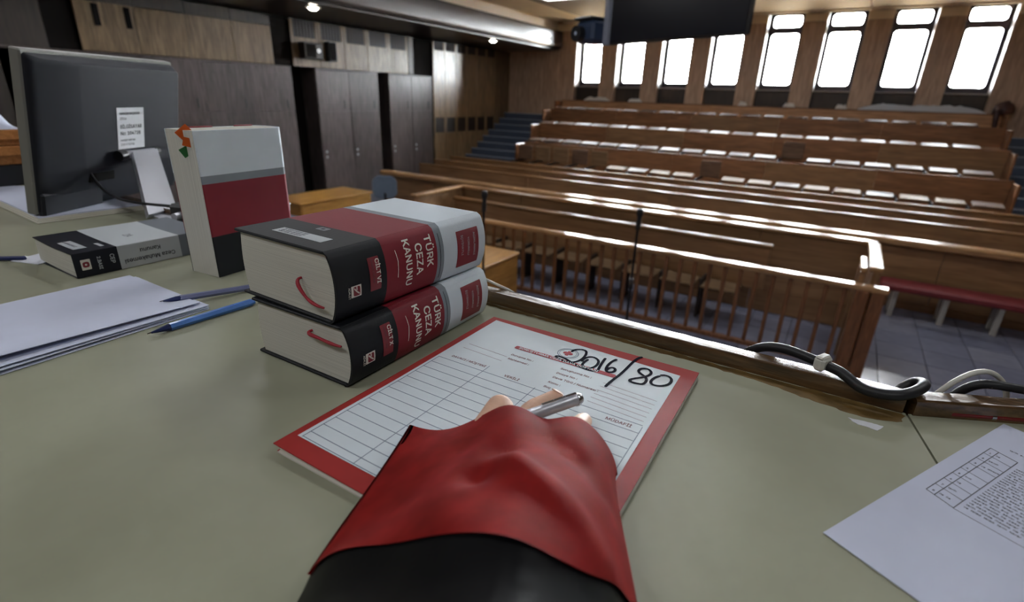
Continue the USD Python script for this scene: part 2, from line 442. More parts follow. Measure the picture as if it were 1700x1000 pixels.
for i, c in enumerate(XC):
    w = thing(f'window_{i + 1}', kind='structure')
    outer = sbox(-HW + .003, 2.90, HW - .003, 4.755)
    h1 = shapely.affinity.translate(rrect(2 * HW - .19, 4.29 - 3.03, .08), 0, (4.29 + 3.03) / 2)
    h2 = shapely.affinity.translate(rrect(2 * HW - .19, 4.71 - 4.44, .07), 0, (4.71 + 4.44) / 2)
    fr = ext(outer.difference(h1.buffer(.012)).difference(h2.buffer(.012)), .07)
    rims = cat_(ext(h1.buffer(.022).difference(h1), .085, -.008), ext(h2.buffer(.022).difference(h2), .085, -.008))
    R = [(1, 0, 0), (0, 0, 1), (0, 1, 0)]
    part('frame', xf(fr, R, (c, YP - .03, 0)), 'frame_dark', w, smooth=25)
    part('rim', xf(rims, R, (c, YP - .03, 0)), 'frame_dark', w, smooth=25)
    part('pane', bx(c - HW + .09, c + HW - .09, YP, YP + .008, 3.02, 4.32), 'pane_glass', w)
    part('pane', bx(c - HW + .09, c + HW - .09, YP, YP + .008, 4.40, 4.73), 'pane_glass', w)
    for s in (-1, 1):
        e = c + s * HW
        part('reveal_lining', rbx(min(e, e - s * .014), max(e, e - s * .014), YF + .03, YP - .035, 2.90, 4.75, .002), 'frame_pale', w)
    part('sill', rbx(c - HW + .016, c + HW - .016, YF + .10, YP - .035, 2.865, 2.90, .008), 'frame_pale', w)

single('ground', bx(-120, 120, YF + 1.2, 260, -3.2, -3.0), 'stain', kind='structure')
# right and back walls (out of view, but they close the room)
wr = thing('wall_right', kind='structure')
part('backing', bx(XR + .1, XR + .3, YB, YF + .6, 0, ZC), 'wall_wood_dark', wr)
for k in range(18):
    part('panel', rbx(XR, XR + .1, YB + k * 1.105 + .004, YB + (k + 1) * 1.105 - .004, 0, ZC - .01, .005), 'wall_wood', wr, smooth=False)
wb = thing('wall_back', kind='structure')
part('backing', bx(XL - .6, XR + .3, YB - .3, YB - .1, 0, ZC), 'wall_wood_dark', wb)
for k in range(14):
    part('panel', rbx(XL - .4 + k * 1.08 + .004, XL - .4 + (k + 1) * 1.08 - .004, YB - .1, YB, 0, ZC - .01, .005), 'wall_wood', wb, smooth=False)

# ceiling lights (the room's own lamps), one proto and its copies
def ceiling_light(x, y, label):
    t = thing('ceiling_light', label, 'ceiling light', (x, y, ZC - .072), group=None)
    o, i_ = rrect(1.24, .64, .03), rrect(1.14, .54, .02)
    part('frame', ext(o.difference(i_), .05, -.05), 'lamp_housing', t)
    part('diffuser', ext(i_, .02, -.035), 'lamp_glow', t)
    for k in (-1, 0, 1):
        part('louvre', bx(k * .28 - .006, k * .28 + .006, -.268, .268, -.048, -.036), 'lamp_housing', t)
rows = {12.1: 'row nearest the windows', 10.3: 'second row from the windows', 6.4: 'middle row', 2.5: "row over the judges' desk", -1.4: "row behind the judges' desk"}
cols = {-6.3: 'leftmost', -3.7: 'second from left', -1.1: 'third from left', 1.6: 'rightmost'}
for y, a in rows.items():
    for x, b in cols.items():
        ceiling_light(x, y, f'white ceiling light, {b} in the {a}')

# ------------------------------------------------------------------ tall cabinets along the left wall
def cabinet(y0, y1, nd, label):
    t = thing('cabinet', label, 'cabinet', (XL, (y0 + y1) / 2, 0))
    h = (y1 - y0) / 2
    part('body', cat_(bx(-.5, -.03, -h, h, .08, 2.96), bx(-.48, -.06, -h + .02, h - .02, 0, .08)), 'cabinet_wood', t, smooth=False)
    part('cornice', rbx(-.5, .012, -h, h, 2.945, 2.975, .005), 'cabinet_wood_b', t, smooth=False)
    w = 2 * h / nd
    for k in range(nd):
        a, b = -h + k * w + .004, -h + (k + 1) * w - .004
        m = 'cabinet_wood' if k % 2 else 'cabinet_wood_b'
        lo = part('door', rbx(-.03, 0, a, b, .09, 2.055, .004), m, t, smooth=False)
        hi = part('door', rbx(-.03, 0, a, b, 2.065, 2.94, .004), m, t, smooth=False)
        def sub(dn, name, mesh, mat):
            part(name, mesh, mat, dn)
        for dz in (.06, -.06):
            kn = lathe([(0, .03), (.024, .028), (.032, .018), (.016, .008), (.014, 0), (0, 0)], 14)
            part('knob', xf(kn, [(0, 1, 0), (0, 0, 1), (1, 0, 0)], (0, a + .09, 1.09 + dz)), 'silver', lo)
        part('handle', cat_(rbx(.012, .022, b - .20, b - .17, 2.13, 2.30, .004), bx(-.001, .014, b - .192, b - .178, 2.14, 2.155), bx(-.001, .014, b - .192, b - .178, 2.275, 2.29)), 'plastic_black', hi)
    return t
cabinet(2.96, 7.76, 5, 'long dark brown wall cabinet behind the monitor, nearest of the three')
cabinet(8.38, 10.28, 2, 'tall dark brown two door cabinet between the two dark gaps')
cabinet(10.66, 12.37, 2, 'tall dark brown two door cabinet beside the light wood panelling')

t = thing('wall_speaker', 'brown box speaker with a small white lamp above the middle cabinet', 'speaker', (XL + .001, 8.23, 3.30))
part('body', rbx(0, .22, -.24, .24, -.16, .16, .012), 'grille_dark', t)
part('grille', rbx(.22, .228, -.20, .05, -.13, .13, .004), 'void_dark', t)
ring = lathe([(.022, 0), (.038, 0), (.038, .012), (.022, .012), (.022, 0)], 20)
part('lamp_ring', xf(ring, [(0, 1, 0), (0, 0, 1), (1, 0, 0)], (.226, .12, .01)), 'led_glow', t)
t = thing('wall_speaker', 'narrow dark blue box speaker right of the brown one above the cabinets', 'speaker', (XL + .001, 8.80, 3.33))
part('body', rbx(0, .16, -.11, .11, -.20, .20, .012), 'plastic_black', t)
part('grille', rbx(.16, .166, -.09, .09, -.18, .18, .004), 'void_dark', t)

# ------------------------------------------------------------------ stairs
def stairs(x0, x1, label):
    t = thing('stairs', label, 'stairs', ((x0 + x1) / 2, 0, 0))
    h = (x1 - x0) / 2
    n = 11
    for k in range(n):
        z = .18 * (k + 1)
        y = 12.97 + .325 * k
        part('step', rbx(-h, h, y, YF - .005 if k == n - 1 else y + .36, max(0, z - .30), z, .01), 'stair_blue', t, smooth=False)
        part('nosing', rbx(-h, h, y - .012, y + .05, z - .004, z + .012, .005), 'stair_nosing', t, smooth=False)
    part('stringer', Trapezoid(h, n), 'tier_wood', t, smooth=False)
def Trapezoid(h, n):
    P = Polygon([(13.1, 0), (16.48, 0), (16.48, .18 * n - .31), (16.3, .18 * n - .31), (13.1, .02)])
    m = trimesh.creation.extrude_polygon(P, 2 * h, engine='earcut')
    m.vertices = np.c_[m.vertices[:, 2] - h, m.vertices[:, 0], m.vertices[:, 1]]
    return m
stairs(XL + .004, TX0 - .36, 'blue-grey steps rising beside the left wall panelling')
stairs(TX1 + .06, XR - .005, 'blue-grey steps at the right end of the raised seats')

# ------------------------------------------------------------------ raised rows of tip-up seats
tier_labels = ['topmost raised bench row below the windows with reddish wood back',
               'second raised bench row below the windows', 'third raised bench row below the windows with one seat tipped up',
               'lowest raised bench row with pale seats, some tipped up at its left end']
TLX = [-8.45, -8.42, -8.25, -8.12]
for i in range(4):
    t = thing('bench_row', tier_labels[i], 'bench', (0, TY[i], TFL[i]))
    top = TTOP[i] - TFL[i]
    x0, x1 = TLX[i] + .1, TX1
    n = 5
    for k in range(n):
        a, b = x0 + (x1 - x0) * k / n + .003, x0 + (x1 - x0) * (k + 1) / n - .003
        part('back_panel', rbx(a, b, -.045, -.005, .02 if i < 3 else -.0, top - .022, .004), 'tier_wood_top' if i == 0 else 'tier_wood' if (i + k) % 3 else 'tier_wood_b', t, smooth=False)
    part('top_cap', rbx(x0 - .02, x1 + .02, -.05, .10 if i == 0 else .0, top - .03, top, .008), 'cap_wood', t, smooth=False)
    part('end_panel', rbx(x0 - .05, x0 - .004, -.50, .05, .0, top - .04, .008), 'tier_wood', t, smooth=False)
    part('end_panel', rbx(x1 + .004, x1 + .05, -.50, .05, .0, top - .04, .008), 'tier_wood', t, smooth=False)
    sh = .44
    sp = .56
    ns = int((x1 - x0 - .1) / sp)
    for k in range(ns):
        xc = x0 + .33 + k * sp
        up = (i == 3 and (k < 5 or k == 9)) or (i == 2 and k == 12)
        yf = -.76 if i == 0 else -.90
        if up:
            m = rbx(xc - .225, xc + .225, yf + .33, yf + .37, sh - .02, sh + .36, .015)
        else:
            m = rbx(xc - .235, xc + .235, yf, yf + .34, sh - .04, sh, .014)
            m.apply_transform(trimesh.transformations.rotation_matrix(math.radians(7), (1, 0, 0), (xc, yf, sh)))
        part('seat', m, 'tier_seat' if i < 3 or k % 3 == 0 else 'seat_wood', t, smooth=False)
        part('bracket', cat_(bx(xc - .275, xc - .25, yf + .04, -.046, sh - .10, sh - .05), bx(xc - .275, xc - .25, yf + .26, yf + .34, .0, sh - .05)), 'grille_dark', t, smooth=False)

# things left on the ledge under the windows
def crumple(w, d, h, seed, n=26):
    g = np.linspace(-1, 1, n)
    X, Y = np.meshgrid(g, np.linspace(-1, 1, 12), indexing='ij')
    z = h * (.25 + .9 * meshkit.fbm(np.stack([X * 5 + seed, Y * 2.2, X * 0 + seed], -1), 4, seed)) * np.clip(1.15 - np.abs(X) ** 4, .1, 1) * np.clip(1.1 - Y ** 4, .1, 1)
    V = np.stack([X * w / 2, Y * d / 2, np.maximum(z, .004)], -1)
    top = V.reshape(-1, 3)
    m = [V[:, j] for j in range(12)]
    rings = [np.vstack([V[i_], V[i_][::-1] * [1, 1, 0]]) for i_ in range(n)]
    return loft(rings, cap=True)
for nm, lab, cat, x, w, h, mt, sd in (('plastic_sheet', 'crumpled clear plastic sheeting on the ledge under the right-hand windows', 'plastic sheet', 1.20, 2.5, .17, 'sheeting', 3),
                                 ('paper_heap', 'heap of white papers on the ledge under the leftmost window', 'papers', -7.15, .85, .13, 'lit_paper', 5),
                                 ('paper_bag', 'small white packet on the ledge under the second window from the left', 'packet', -5.88, 0.42, .12, 'lit_paper', 8),
                                 ('paper_bag', 'small white packet on the ledge between the fourth and fifth windows', 'packet', -2.78, 0.22, .12, 'lit_paper', 11),
                                 ('paper_bag', 'small white packet on the ledge right of the fifth window', 'packet', -1.62, 0.29, .12, 'lit_paper', 13),
                                 ('paper_bag', 'small white packet on the ledge right of the sixth window', 'packet', -.42, 0.26, .12, 'lit_paper', 17)):
    m = crumple(w, .11, h, sd)
    m.apply_translation((x, 16.38, TTOP[0]))
    single(nm, m, mt, lab, cat)
t = thing('coat', 'dark reddish coat lying over the right end of the topmost bench row', 'coat', (2.72, 16.30, TTOP[0] - .0))
m = trimesh.creation.icosphere(subdivisions=3, radius=1)
m.vertices *= [.20, .15, .17]
m.vertices += (meshkit.fbm(m.vertices * 9, 3, 2)[:, None] - .5) * .09
m.vertices[:, 2] = np.maximum(m.vertices[:, 2], -.10) + .10
part('body', m, 'bag_dark', t, smooth=True)
sl = tube([(-.1, -.1, .09), (-.12, -.17, .0), (-.10, -.19, -.2), (-.09, -.18, -.34)], [.05, .055, .05, .045], 12, 14)
part('sleeve', sl, 'bag_dark', t, smooth=True)

# ------------------------------------------------------------------ pews and public barrier
def pew(y, ztop, x0, x1, label):
    t = thing('pew', label, 'pew', (0, y, 0))
    n = 4
    for k in range(n):
        a, b = x0 + (x1 - x0) * k / n + .003, x0 + (x1 - x0) * (k + 1) / n - .003
        part('back_panel', rbx(a, b, -.03, .01, .30, ztop - .03, .004), 'panel_wood', t, smooth=False)
    part('top_rail', rbx(x0, x1, -.05, .04, ztop - .035, ztop, .01), 'pew_wood', t, smooth=False)
    part('seat', rbx(x0, x1, .011, .40, .42, .45, .008), 'pew_wood', t, smooth=False)
    for k in range(6):
        x = x0 + .06 + (x1 - x0 - .12) * k / 5
        part('leg', rbx(x - .025, x + .025, -.03, .38, 0, .418, .004), 'panel_wood', t, smooth=False)
pew(10.05, .90, -9.0, 3.6, 'front brown wooden pew right behind the public barrier')
pew(10.85, .92, -9.2, 3.6, 'middle of the three brown wooden pews behind the barrier')
pew(11.65, .94, -9.3, 3.6, 'rear of the three brown wooden pews, nearest the raised rows')

t = thing('barrier', 'long brown panelled barrier with a glossy top rail in front of the pews', 'barrier', (0, 8.35, 0))
bx0, bx1 = -8.55, XR - .01
for k in range(9):
    a, b = bx0 + (bx1 - bx0) * k / 9 + .003, bx0 + (bx1 - bx0) * (k + 1) / 9 - .003
    part('panel', rbx(a, b, -.03, .03, .012, .83, .005), 'panel_wood', t, smooth=False)
part('top_rail', rbx(bx0 - .02, bx1, -.10, .10, .84, .93, .018), 'rail_wood', t, smooth=False)
part('base_board', rbx(bx0, bx1, -.045, .045, 0, .10, .006), 'panel_wood', t, smooth=False)

t = thing('red_bench', 'low dark red upholstered bench on pale legs before the barrier', 'bench', (0, 8.0, 0))
part('seat', rbx(.72, 4.0, -.16, .20, .35, .435, .02), 'bench_red', t)
for k in range(7):
    x = .90 + k * .52
    part('leg', rbx(x - .03, x + .03, -.12, -.07, 0, .349, .006), 'leg_pale', t, smooth=False)
    part('leg', rbx(x - .03, x + .03, .12, .17, 0, .349, .006), 'leg_pale', t, smooth=False)

# ------------------------------------------------------------------ the dock: solid rear and sides, balustrade in front
t = thing('dock_enclosure', 'brown wooden dock with solid rear and side panels under glossy rails', 'dock', (0, 0, 0))
DB, DL, DR, DZ = 7.05, -5.38, .47, 1.10
for k in range(5):
    a, b = DL + (DR - DL) * k / 5 + .003, DL + (DR - DL) * (k + 1) / 5 - .003
    part('rear_panel', rbx(a, b, DB - .02, DB + .02, .01, DZ - .05, .004), 'panel_wood', t, smooth=False)
part('rear_rail', rbx(DL - .04, DR + .04, DB - .06, DB + .06, DZ - .05, DZ, .012), 'rail_wood', t, smooth=False)
for x in (DL, DR):
    part('side_panel', rbx(x - .02, x + .02, 5.84, DB - .03, .01, DZ - .05, .004), 'panel_wood', t, smooth=False)
    part('side_rail', rbx(x - .06, x + .06, 5.82, DB - .065, DZ - .05, DZ, .012), 'rail_wood', t, smooth=False)
part('gate_rail', rbx(DR - .135, DR - .075, 5.74, 6.22, DZ - .05, DZ, .012), 'rail_wood', t, smooth=False)
part('gate_post', rbx(DR - .13, DR - .08, 5.76, 5.82, .0, DZ - .051, .006), 'panel_wood', t, smooth=False)
part('gate_post', rbx(DR - .13, DR - .08, 6.14, 6.20, .0, DZ - .051, .006), 'panel_wood', t, smooth=False)

t = thing('balustrade', 'brown wooden balustrade of thin square balusters with a bright top rail', 'railing', (0, 5.70, 0))
part('top_rail', rbx(-5.5, .60, -.055, .055, .895, .95, .012), 'rail_wood', t, smooth=False)
part('bottom_rail', rbx(-5.5, .53, -.03, .03, .06, .11, .006), 'baluster_wood', t, smooth=False)
k = 0
x = .26
while x > -5.4:
    part('baluster', rbx(x - .019, x + .019, -.019, .019, .105, .90, .004), 'baluster_wood', t, smooth=False)
    x -= .157
    k += 1
for x in (.53, .40, -5.46):
    part('post', rbx(x - .055, x + .055, -.05, .05, 0, .90, .006), 'baluster_wood', t, smooth=False)

t = thing('dock_bench', 'wooden bench with tip-up seats inside the dock', 'bench', (0, 6.62, 0))
part('back_panel', rbx(-5.2, -.52, -.02, .02, .42, .94, .006), 'panel_wood', t, smooth=False)
part('top_rail', rbx(-5.22, -.50, -.05, .05, .935, .985, .012), 'pew_wood', t, smooth=False)
for k in range(9):
    x = -4.95 + k * .50
    part('seat', rbx(x - .21, x + .21, -.44, -.05, .43, .46, .012), 'seat_wood', t, smooth=False)
    part('leg', rbx(x - .25, x - .22, -.30, -.02, .0, .50, .004), 'grille_dark', t, smooth=False)

# ------------------------------------------------------------------ microphone stands, clerk's desk, side table, chair
def mic(x, y, zt, label):
    t = thing('microphone_stand', label, 'microphone stand', (x, y, 0))
    part('base', lathe([(0, .03), (.05, .028), (.14, .012), (.145, 0), (0, 0)], 28), 'black_metal', t)
    part('pole', cyl((0, 0, .02), (0, 0, zt - .16), .012, 12), 'black_metal', t)
    part('clutch', cyl((0, 0, .85), (0, 0, .95), .02, 12), 'black_metal', t)
    part('holder', cyl((0, 0, zt - .18), (0, .01, zt - .10), .022, 12), 'plastic_black', t)
    part('microphone', lathe([(0, .16), (.022, .155), (.03, .13), (.028, .10), (.02, .085), (.015, 0), (0, 0)], 18, (0, .01, zt - .15)), 'plastic_black', t)
mic(-1.46, 4.5, 1.60, 'thin black microphone stand in front of the balustrade, standing alone at its middle')
mic(-2.70, 3.85, 1.70, "black microphone stand rising just behind the stacked law books")

t = thing('clerk_desk', 'brown wooden desk corner below the judges, just right of the stacked books', 'desk', (-3.13, 4.0, 0))
part('desktop', rbx(-1.5, .02, 0, 1.22, .71, .75, .01), 'table_wood', t, smooth=False)
part('side_panel', rbx(-.04, -.0, .03, 1.20, 0, .708, .004), 'table_wood', t, smooth=False)
part('side_panel', rbx(-1.48, -1.44, .03, 1.20, 0, .708, .004), 'table_wood', t, smooth=False)
part('modesty_panel', rbx(-1.44, -.04, 1.15, 1.19, .1, .708, .004), 'table_wood', t, smooth=False)

t = thing('side_table', 'yellowish wooden table beyond the standing red and white book', 'table', (-7.9, 6.2, 0))
part('tabletop', rbx(-.42, .42, -.82, .82, .71, .75, .01), 'table_wood', t, smooth=False)
part('apron', cat_(rbx(-.38, .38, -.78, -.75, .52, .709, .004), rbx(.35, .38, -.748, .748, .52, .709, .004), rbx(-.38, -.35, -.748, .748, .52, .709, .004), rbx(-.38, .38, .75, .78, .52, .709, .004)), 'table_wood', t, smooth=False)
for sx in (-1, 1):
    for s2 in (-1, 1):
        part('leg', rbx(sx * .36 - .03, sx * .36 + .03, s2 * .74 - .03, s2 * .74 + .03, 0, .709, .006), 'table_wood', t, smooth=False)

t = thing('office_chair', 'grey-blue office chair with a rounded back beside the yellowish table', 'chair', (-7.14, 6.98, 0), 226)
back = ext(shapely.affinity.scale(sbox(-.22, -.2, .22, .2).buffer(.0).intersection(rrect(.46, .42, .17)), 1, 1), .05)
back = xf(back, [(1, 0, 0), (0, 0, 1), (0, -1, 0)], (0, .20, .90))
back.vertices[:, 1] += .35 * back.vertices[:, 0] ** 2
part('backrest', back, 'chair_grey', t)
part('seat', rbx(-.23, .23, -.26, .18, .44, .51, .03), 'chair_grey', t)
part('back_bar', tube([(0, .05, .44), (0, .24, .46), (0, .25, .62), (0, .235, .80)], .02, 10, 16), 'plastic_black', t)
part('column', cyl((0, -.03, .10), (0, -.03, .44), .03, 14), 'black_metal', t)
for k in range(5):
    a = k * 2 * math.pi / 5
    c, s = math.cos(a), math.sin(a)
    lg = part('leg', tube([(0, -.03, .12), (.15 * c, -.03 + .15 * s, .10), (.28 * c, -.03 + .28 * s, .065)], [.025, .02, .015], 8, 8), 'plastic_black', t)
    part('caster', cyl((.28 * c - .012, -.03 + .28 * s, .028), (.28 * c + .012, -.03 + .28 * s, .028), .028, 12), 'plastic_black', lg)

# ------------------------------------------------------------------ hanging screen with its camera
TL, TR = np.array([-2.217, 5.251, 3.0]), np.array([-.857, 4.696, 3.0])
ex = (TR - TL) / np.linalg.norm(TR - TL)
ez = np.array([0, 0, 1.0])
ey = np.cross(ez, ex)
W = np.linalg.norm(TR - TL)
mt = np.eye(4); mt[:3, 0], mt[:3, 1], mt[:3, 2], mt[:3, 3] = ex, ey, ez, TL
t = thing('television', 'large dark flat screen hanging from the ceiling before the windows', 'television', mat4=mt)
part('housing', rbx(0, W, -.0, .05, 0, .86, .012), 'plastic_black', t)
part('screen', rbx(.018, W - .018, -.006, .0, .02, .842, .002), 'tv_black', t)
part('mount', cat_(rbx(.5, 1.0, .051, .10, .25, .65, .01), rbx(.70, .80, .10, .16, .3, .9, .01)), 'black_metal', t)
part('pole', cyl((.75, .13, .6), (.75, .13, ZC - .075 - 3.0), .03, 16), 'black_metal', t)
part('bracket', rbx(-.075, -.012, -.02, .04, -.0, 1.7, .008), 'tv_edge', t)
part('bracket', rbx(-.012, .0, .0, .03, .1, .2, .002), 'tv_edge', t)
part('bracket', rbx(-.012, .0, .0, .03, .6, .7, .002), 'tv_edge', t)
t = thing('video_camera', 'blue-black video camera fixed beside the hanging screen with a bright lens', 'camera', mat4=mt)
part('body', rbx(-.33, -.078, -.15, .12, .02, .22, .03), 'device_blue', t)
part('lens_barrel', cyl((-.245, -.22, .10), (-.245, -.148, .10), .07, 24), 'plastic_black', t)
part('lens', lathe([(0, .012), (.010, .010), (.017, .003), (.018, 0), (0, 0)], 18).apply_transform(trimesh.transformations.rotation_matrix(math.pi / 2, (1, 0, 0))).apply_translation((-.245, -.22, .10)), 'lens_glass', t)
part('hood', rbx(-.34, -.09, -.17, .10, .222, .25, .01), 'plastic_black', t)
part('pole', cyl((-.12, .06, .25), (-.12, .06, ZC - .075 - 3.0), .022, 12), 'device_blue', t)

# ------------------------------------------------------------------ the judges' desk
t = thing('judges_desk', "long pale olive judges' desk with a worn brown edge strip", 'desk', (0, 0, ZD))
SE = np.array([.109, .603])                                    # where the seam meets the edge strip
sdir = np.array([.018, -.085]) / np.hypot(.018, .085)
S1 = SE + sdir * 1.02
rdir = np.array([.101, .050]) / np.hypot(.101, .050)
rn = np.array([-rdir[1], rdir[0]])
RE = SE + rdir * 1.75
gap = np.array([.0011, 0])
part('desktop', ext(Polygon([(-3.3, .606), SE - gap, S1 - gap, (-3.3, S1[1])]), .038, -.038), 'desk_laminate', t, smooth=False)
part('desktop', ext(Polygon([SE + gap, RE, RE + (.35, -.9), S1 + gap]), .038, -.038), 'desk_laminate', t, smooth=False)
lipP = [(-.0, 0), (.0, .0155), (.0022, .018), (.020, .018), (.0225, .0155), (.0225, -.045), (0, -.045)]
def strip(p0, d, n, L, seed):
    k = max(2, int(L / .012))
    g = np.linspace(0, L, k)
    rings = []
    for a in g:
        w = (meshkit.fbm(np.array([[a * 60, seed, i * .7] for i in range(len(lipP))]), 3, seed) - .5) * .0014
        rings.append([np.r_[p0 + d * a + n * (q[0] + w[i] * (q[1] > 0)), q[1] + w[i] * .6 * (q[1] > 0)] for i, q in enumerate(lipP)])
    return loft(rings, cap=True)
part('edge_strip', strip(np.array([-3.3, .6005]), np.array([1.0, 0]), np.array([0, 1.0]), 3.405, 3), 'lip_wood', t, smooth=40)
part('edge_strip', strip(SE + rdir * .004 - rn * .003, rdir, rn, 1.74, 9), 'lip_wood', t, smooth=40)
part('front_panel', bx(-3.28, .10, .56, .58, -.70, -.04), 'panel_wood', t, smooth=False)
part('seam_filler', ext(LineString([SE, SE + sdir * .5]).buffer(.0018), .001, -.006), 'crack', t)
def blob(pts, seed, amp=.003, n=80):
    L = LineString(pts + [pts[0]])
    q = np.array([L.interpolate(i / n, normalized=True).coords[0] for i in range(n)])
    q += (meshkit.fbm(np.c_[q * 160, np.full(n, seed)], 3, seed)[:, None] - .5) * amp * 2
    return Polygon(q).buffer(0)
part('stain', ext(blob([(-.7, .599), (-.5, .590), (-.3, .592), (-.15, .589), (-.03, .586), (.02, .575), (.075, .568), (.104, .580), (.106, .599)], 4, .0035, 260), .0002), 'stain', t, smooth=False, label='brown worn streak of the desk along its edge strip')
part('chip', ext(blob([(.058, .559), (.088, .561), (.083, .549), (.066, .550)], 6, .002), .0004), 'chip_pale', t, smooth=False, label='pale worn patch on the desk near the seam')
part('support', bx(-3.25, -3.2, -.3, .55, -.76, -.039), 'panel_wood', t, smooth=False)
part('support', bx(.0, .05, -.3, .55, -.76, -.039), 'panel_wood', t, smooth=False)
part('support', bx(.9, .95, .1, .8, -.76, -.039), 'panel_wood', t, smooth=False)

# ------------------------------------------------------------------ law books
def frame(X, Y, Z, o):
    m = np.eye(4)
    m[:3, 0], m[:3, 1], m[:3, 2], m[:3, 3] = X, Y, Z, o
    return m

def law_book(mat4, W, L, T, label, vol, sub, name='law_book', cover='law_cover', upright=False):
    """local frame: x from fore-edge to spine, y from tail to head, z thickness"""
    t = thing(name, label, 'book', mat4=mat4)
    B, bu = (.0016 if upright else .0034), .0105
    def bulge(z):
        u = np.clip(z / T, 0, 1) * 2 - 1
        return bu * (1 - np.abs(u) ** 2.2)
    ws = W - .012
    part('cover_board', rbx(0, ws, 0, L, 0, B, .001), cover, t, smooth=False)
    part('cover_board', rbx(0, ws, 0, L, T - B, T, .001), cover, t, smooth=False)
    zz = np.linspace(0, T, 22)
    out = [(ws - .0012 + (.004 if 0 < k < 21 else 0) + bulge(z) * 1.0 , z) for k, z in enumerate(zz)]
    inn = [(x - .0028, min(max(z, B * .4), T - B * .4)) for x, z in out]
    m = trimesh.creation.extrude_polygon(Polygon(out + inn[::-1]).buffer(0), L, engine='earcut')
    m.vertices = np.c_[m.vertices[:, 0], m.vertices[:, 2], m.vertices[:, 1]]
    m.invert()
    part('spine', m, cover, t, smooth=40)
    sq = .0003 if upright else .0032
    pz = np.linspace(B, T - B, 16)
    pg = [(sq + (.0 if upright else .004) - (.0 if upright else .004) * math.sin(math.pi * k / 15), z) for k, z in enumerate(pz)] + [(ws - .0005 + bulge(z) * .9 - .001, z) for z in pz[::-1]]
    m = trimesh.creation.extrude_polygon(Polygon(pg), L - 2 * sq, engine='earcut')
    m.vertices = np.c_[m.vertices[:, 0], m.vertices[:, 2] + sq, m.vertices[:, 1]]
    m.invert()
    part('page_block', m, 'page_edges', t, smooth=40)
    def sx(z):
        return np.interp(z, zz, [o[0] for o in out])
    def on_spine(m, y, z, e=.0003, sub=True):
        """lay flat lettering (x reads, y up) on the spine: reads downwards, letters' tops towards the head"""
        m = m.subdivide_to_size(.004) if sub else m
        v = m.vertices
        Z = z - v[:, 0]
        r = trimesh.Trimesh(np.c_[sx(np.clip(Z, .001, T - .001)) + e + v[:, 2], y + v[:, 1], Z], m.faces, process=False)
        return r
    if upright:
        return t
    k = L / .247
    for s, y, h, z1 in (('KANUNU', .0970, .0092, .92), ('CEZA', .1140, .0102, .82), ('TÜRK', .1315, .0102, .90)):
        part('title', on_spine(txt(s, h * k, True), y * k, T * z1), 'spine_white', t, smooth=False)
    part('swash', on_spine(ext(LineString([(.0, 0), (.012, .0015), (.03, 0)]).buffer(.0004), .0002), .0835 * k, T * .80), 'spine_white', t, smooth=False)
    part('volume_patch', on_spine(ext(rrect(.036, .015, .001), .0002), .051 * k, T * .57 ), 'spine_red', t, smooth=False, label='red volume patch on the spine')
    part('volume_text', on_spine(txt(vol, .0052, True), .053 * k, T * .57 + .016, .0006), 'spine_white', t, smooth=False)
    part('volume_text', on_spine(txt(sub, .0022), .0475 * k, T * .57 + .016, .0006), 'text_brown', t, smooth=False)
    part('publisher_mark', on_spine(ext(rrect(.0125, .013, .0005), .0002), .0245 * k, T * .42), 'spine_white', t, smooth=False, label='white square publisher mark on the black spine foot')
    em = rrect(.010, .0085, .0018).difference(LineString([(-.003, -.003), (.0005, .0), (.003, .003)]).buffer(.0008)).difference(sbox(-.006, -.0008, -.001, .0008))
    part('publisher_mark', on_spine(ext(em, .0002), .0250 * k, T * .42, .0006), 'spine_red', t, smooth=False)
    part('publisher_name', on_spine(txt('ADALET', .0024), .0145 * k, T * .42 + .0058), 'spine_white', t, smooth=False)
    part('author_patch', on_spine(ext(rrect(.047, .044, .001), .0002), .210 * k, T * .50), 'spine_red', t, smooth=False, label='red author patch at the spine head')
    for j, s in enumerate(('AÇIKLAMALI', 'YORUMLU', 'İÇTİHATLI')):
        part('author_text', on_spine(txt(s, .0036), (.221 - j * .0125) * k, T * .5 + .018 - .004 * (j % 2), .0006), 'cover_label', t, smooth=False)
    part('spine_line', on_spine(ext(sbox(-.028, -.0004, .028, .0004), .0002), .1555 * k, T * .5), 'print_dark', t, smooth=False)
    # label on the cover
    lab = part('cover_label', rbx(.040, .122, .020, .036, T, T + .0003, .0001), 'cover_label', t, smooth=False, label='pale label on the black part of the cover')
    for j in range(3):
        part('label_text', xf(txt('TÜRK CEZA KANUNU HUKUKU'[j:18 + j], .0026), [(1, 0, 0), (0, 1, 0), (0, 0, 1)], (.046, .0225 + j * .0045, T + .0003)), 'print_grey', lab, smooth=False)
    part('cover_emblem', xf(ext(rrect(.016, .010, .002).difference(rrect(.006, .004, .001)), .0002), [(1, 0, 0), (0, 1, 0), (0, 0, 1)], (.078, .058, T)), 'print_grey', t, smooth=False)
    return t

def yawm(x, y, yaw, z):
    c, s = math.cos(yaw), math.sin(yaw)
    return frame((c, s, 0), (-s, c, 0), (0, 0, 1), (x, y, ZD + z))
T1, T2 = .0685, .0765
b1 = law_book(yawm(-.539, .3098, .0152, .0004), .158, .247, T1, 'thick red, black and white law book at the bottom of the stack', 'CİLT X', 'MADDE 247-345')
b2 = law_book(yawm(-.5585, .3143, -.0165, T1 + .0008), .1642, .247, T2, 'thick red, black and white law book on top of the stack, marked CİLT VI', 'CİLT VI', 'MADDE 170-246')
a = .0936
law_book(frame((-math.sin(a), math.cos(a), 0), (0, 0, 1), (math.cos(a), math.sin(a), 0), (-.893, .421, ZD + .0004)), .1656, .229, .068,
         'white, red and black law book standing upright between the monitor and the stack', '', '', upright=True)
_st = stage.GetPrimAtPath('/World/law_book_002')
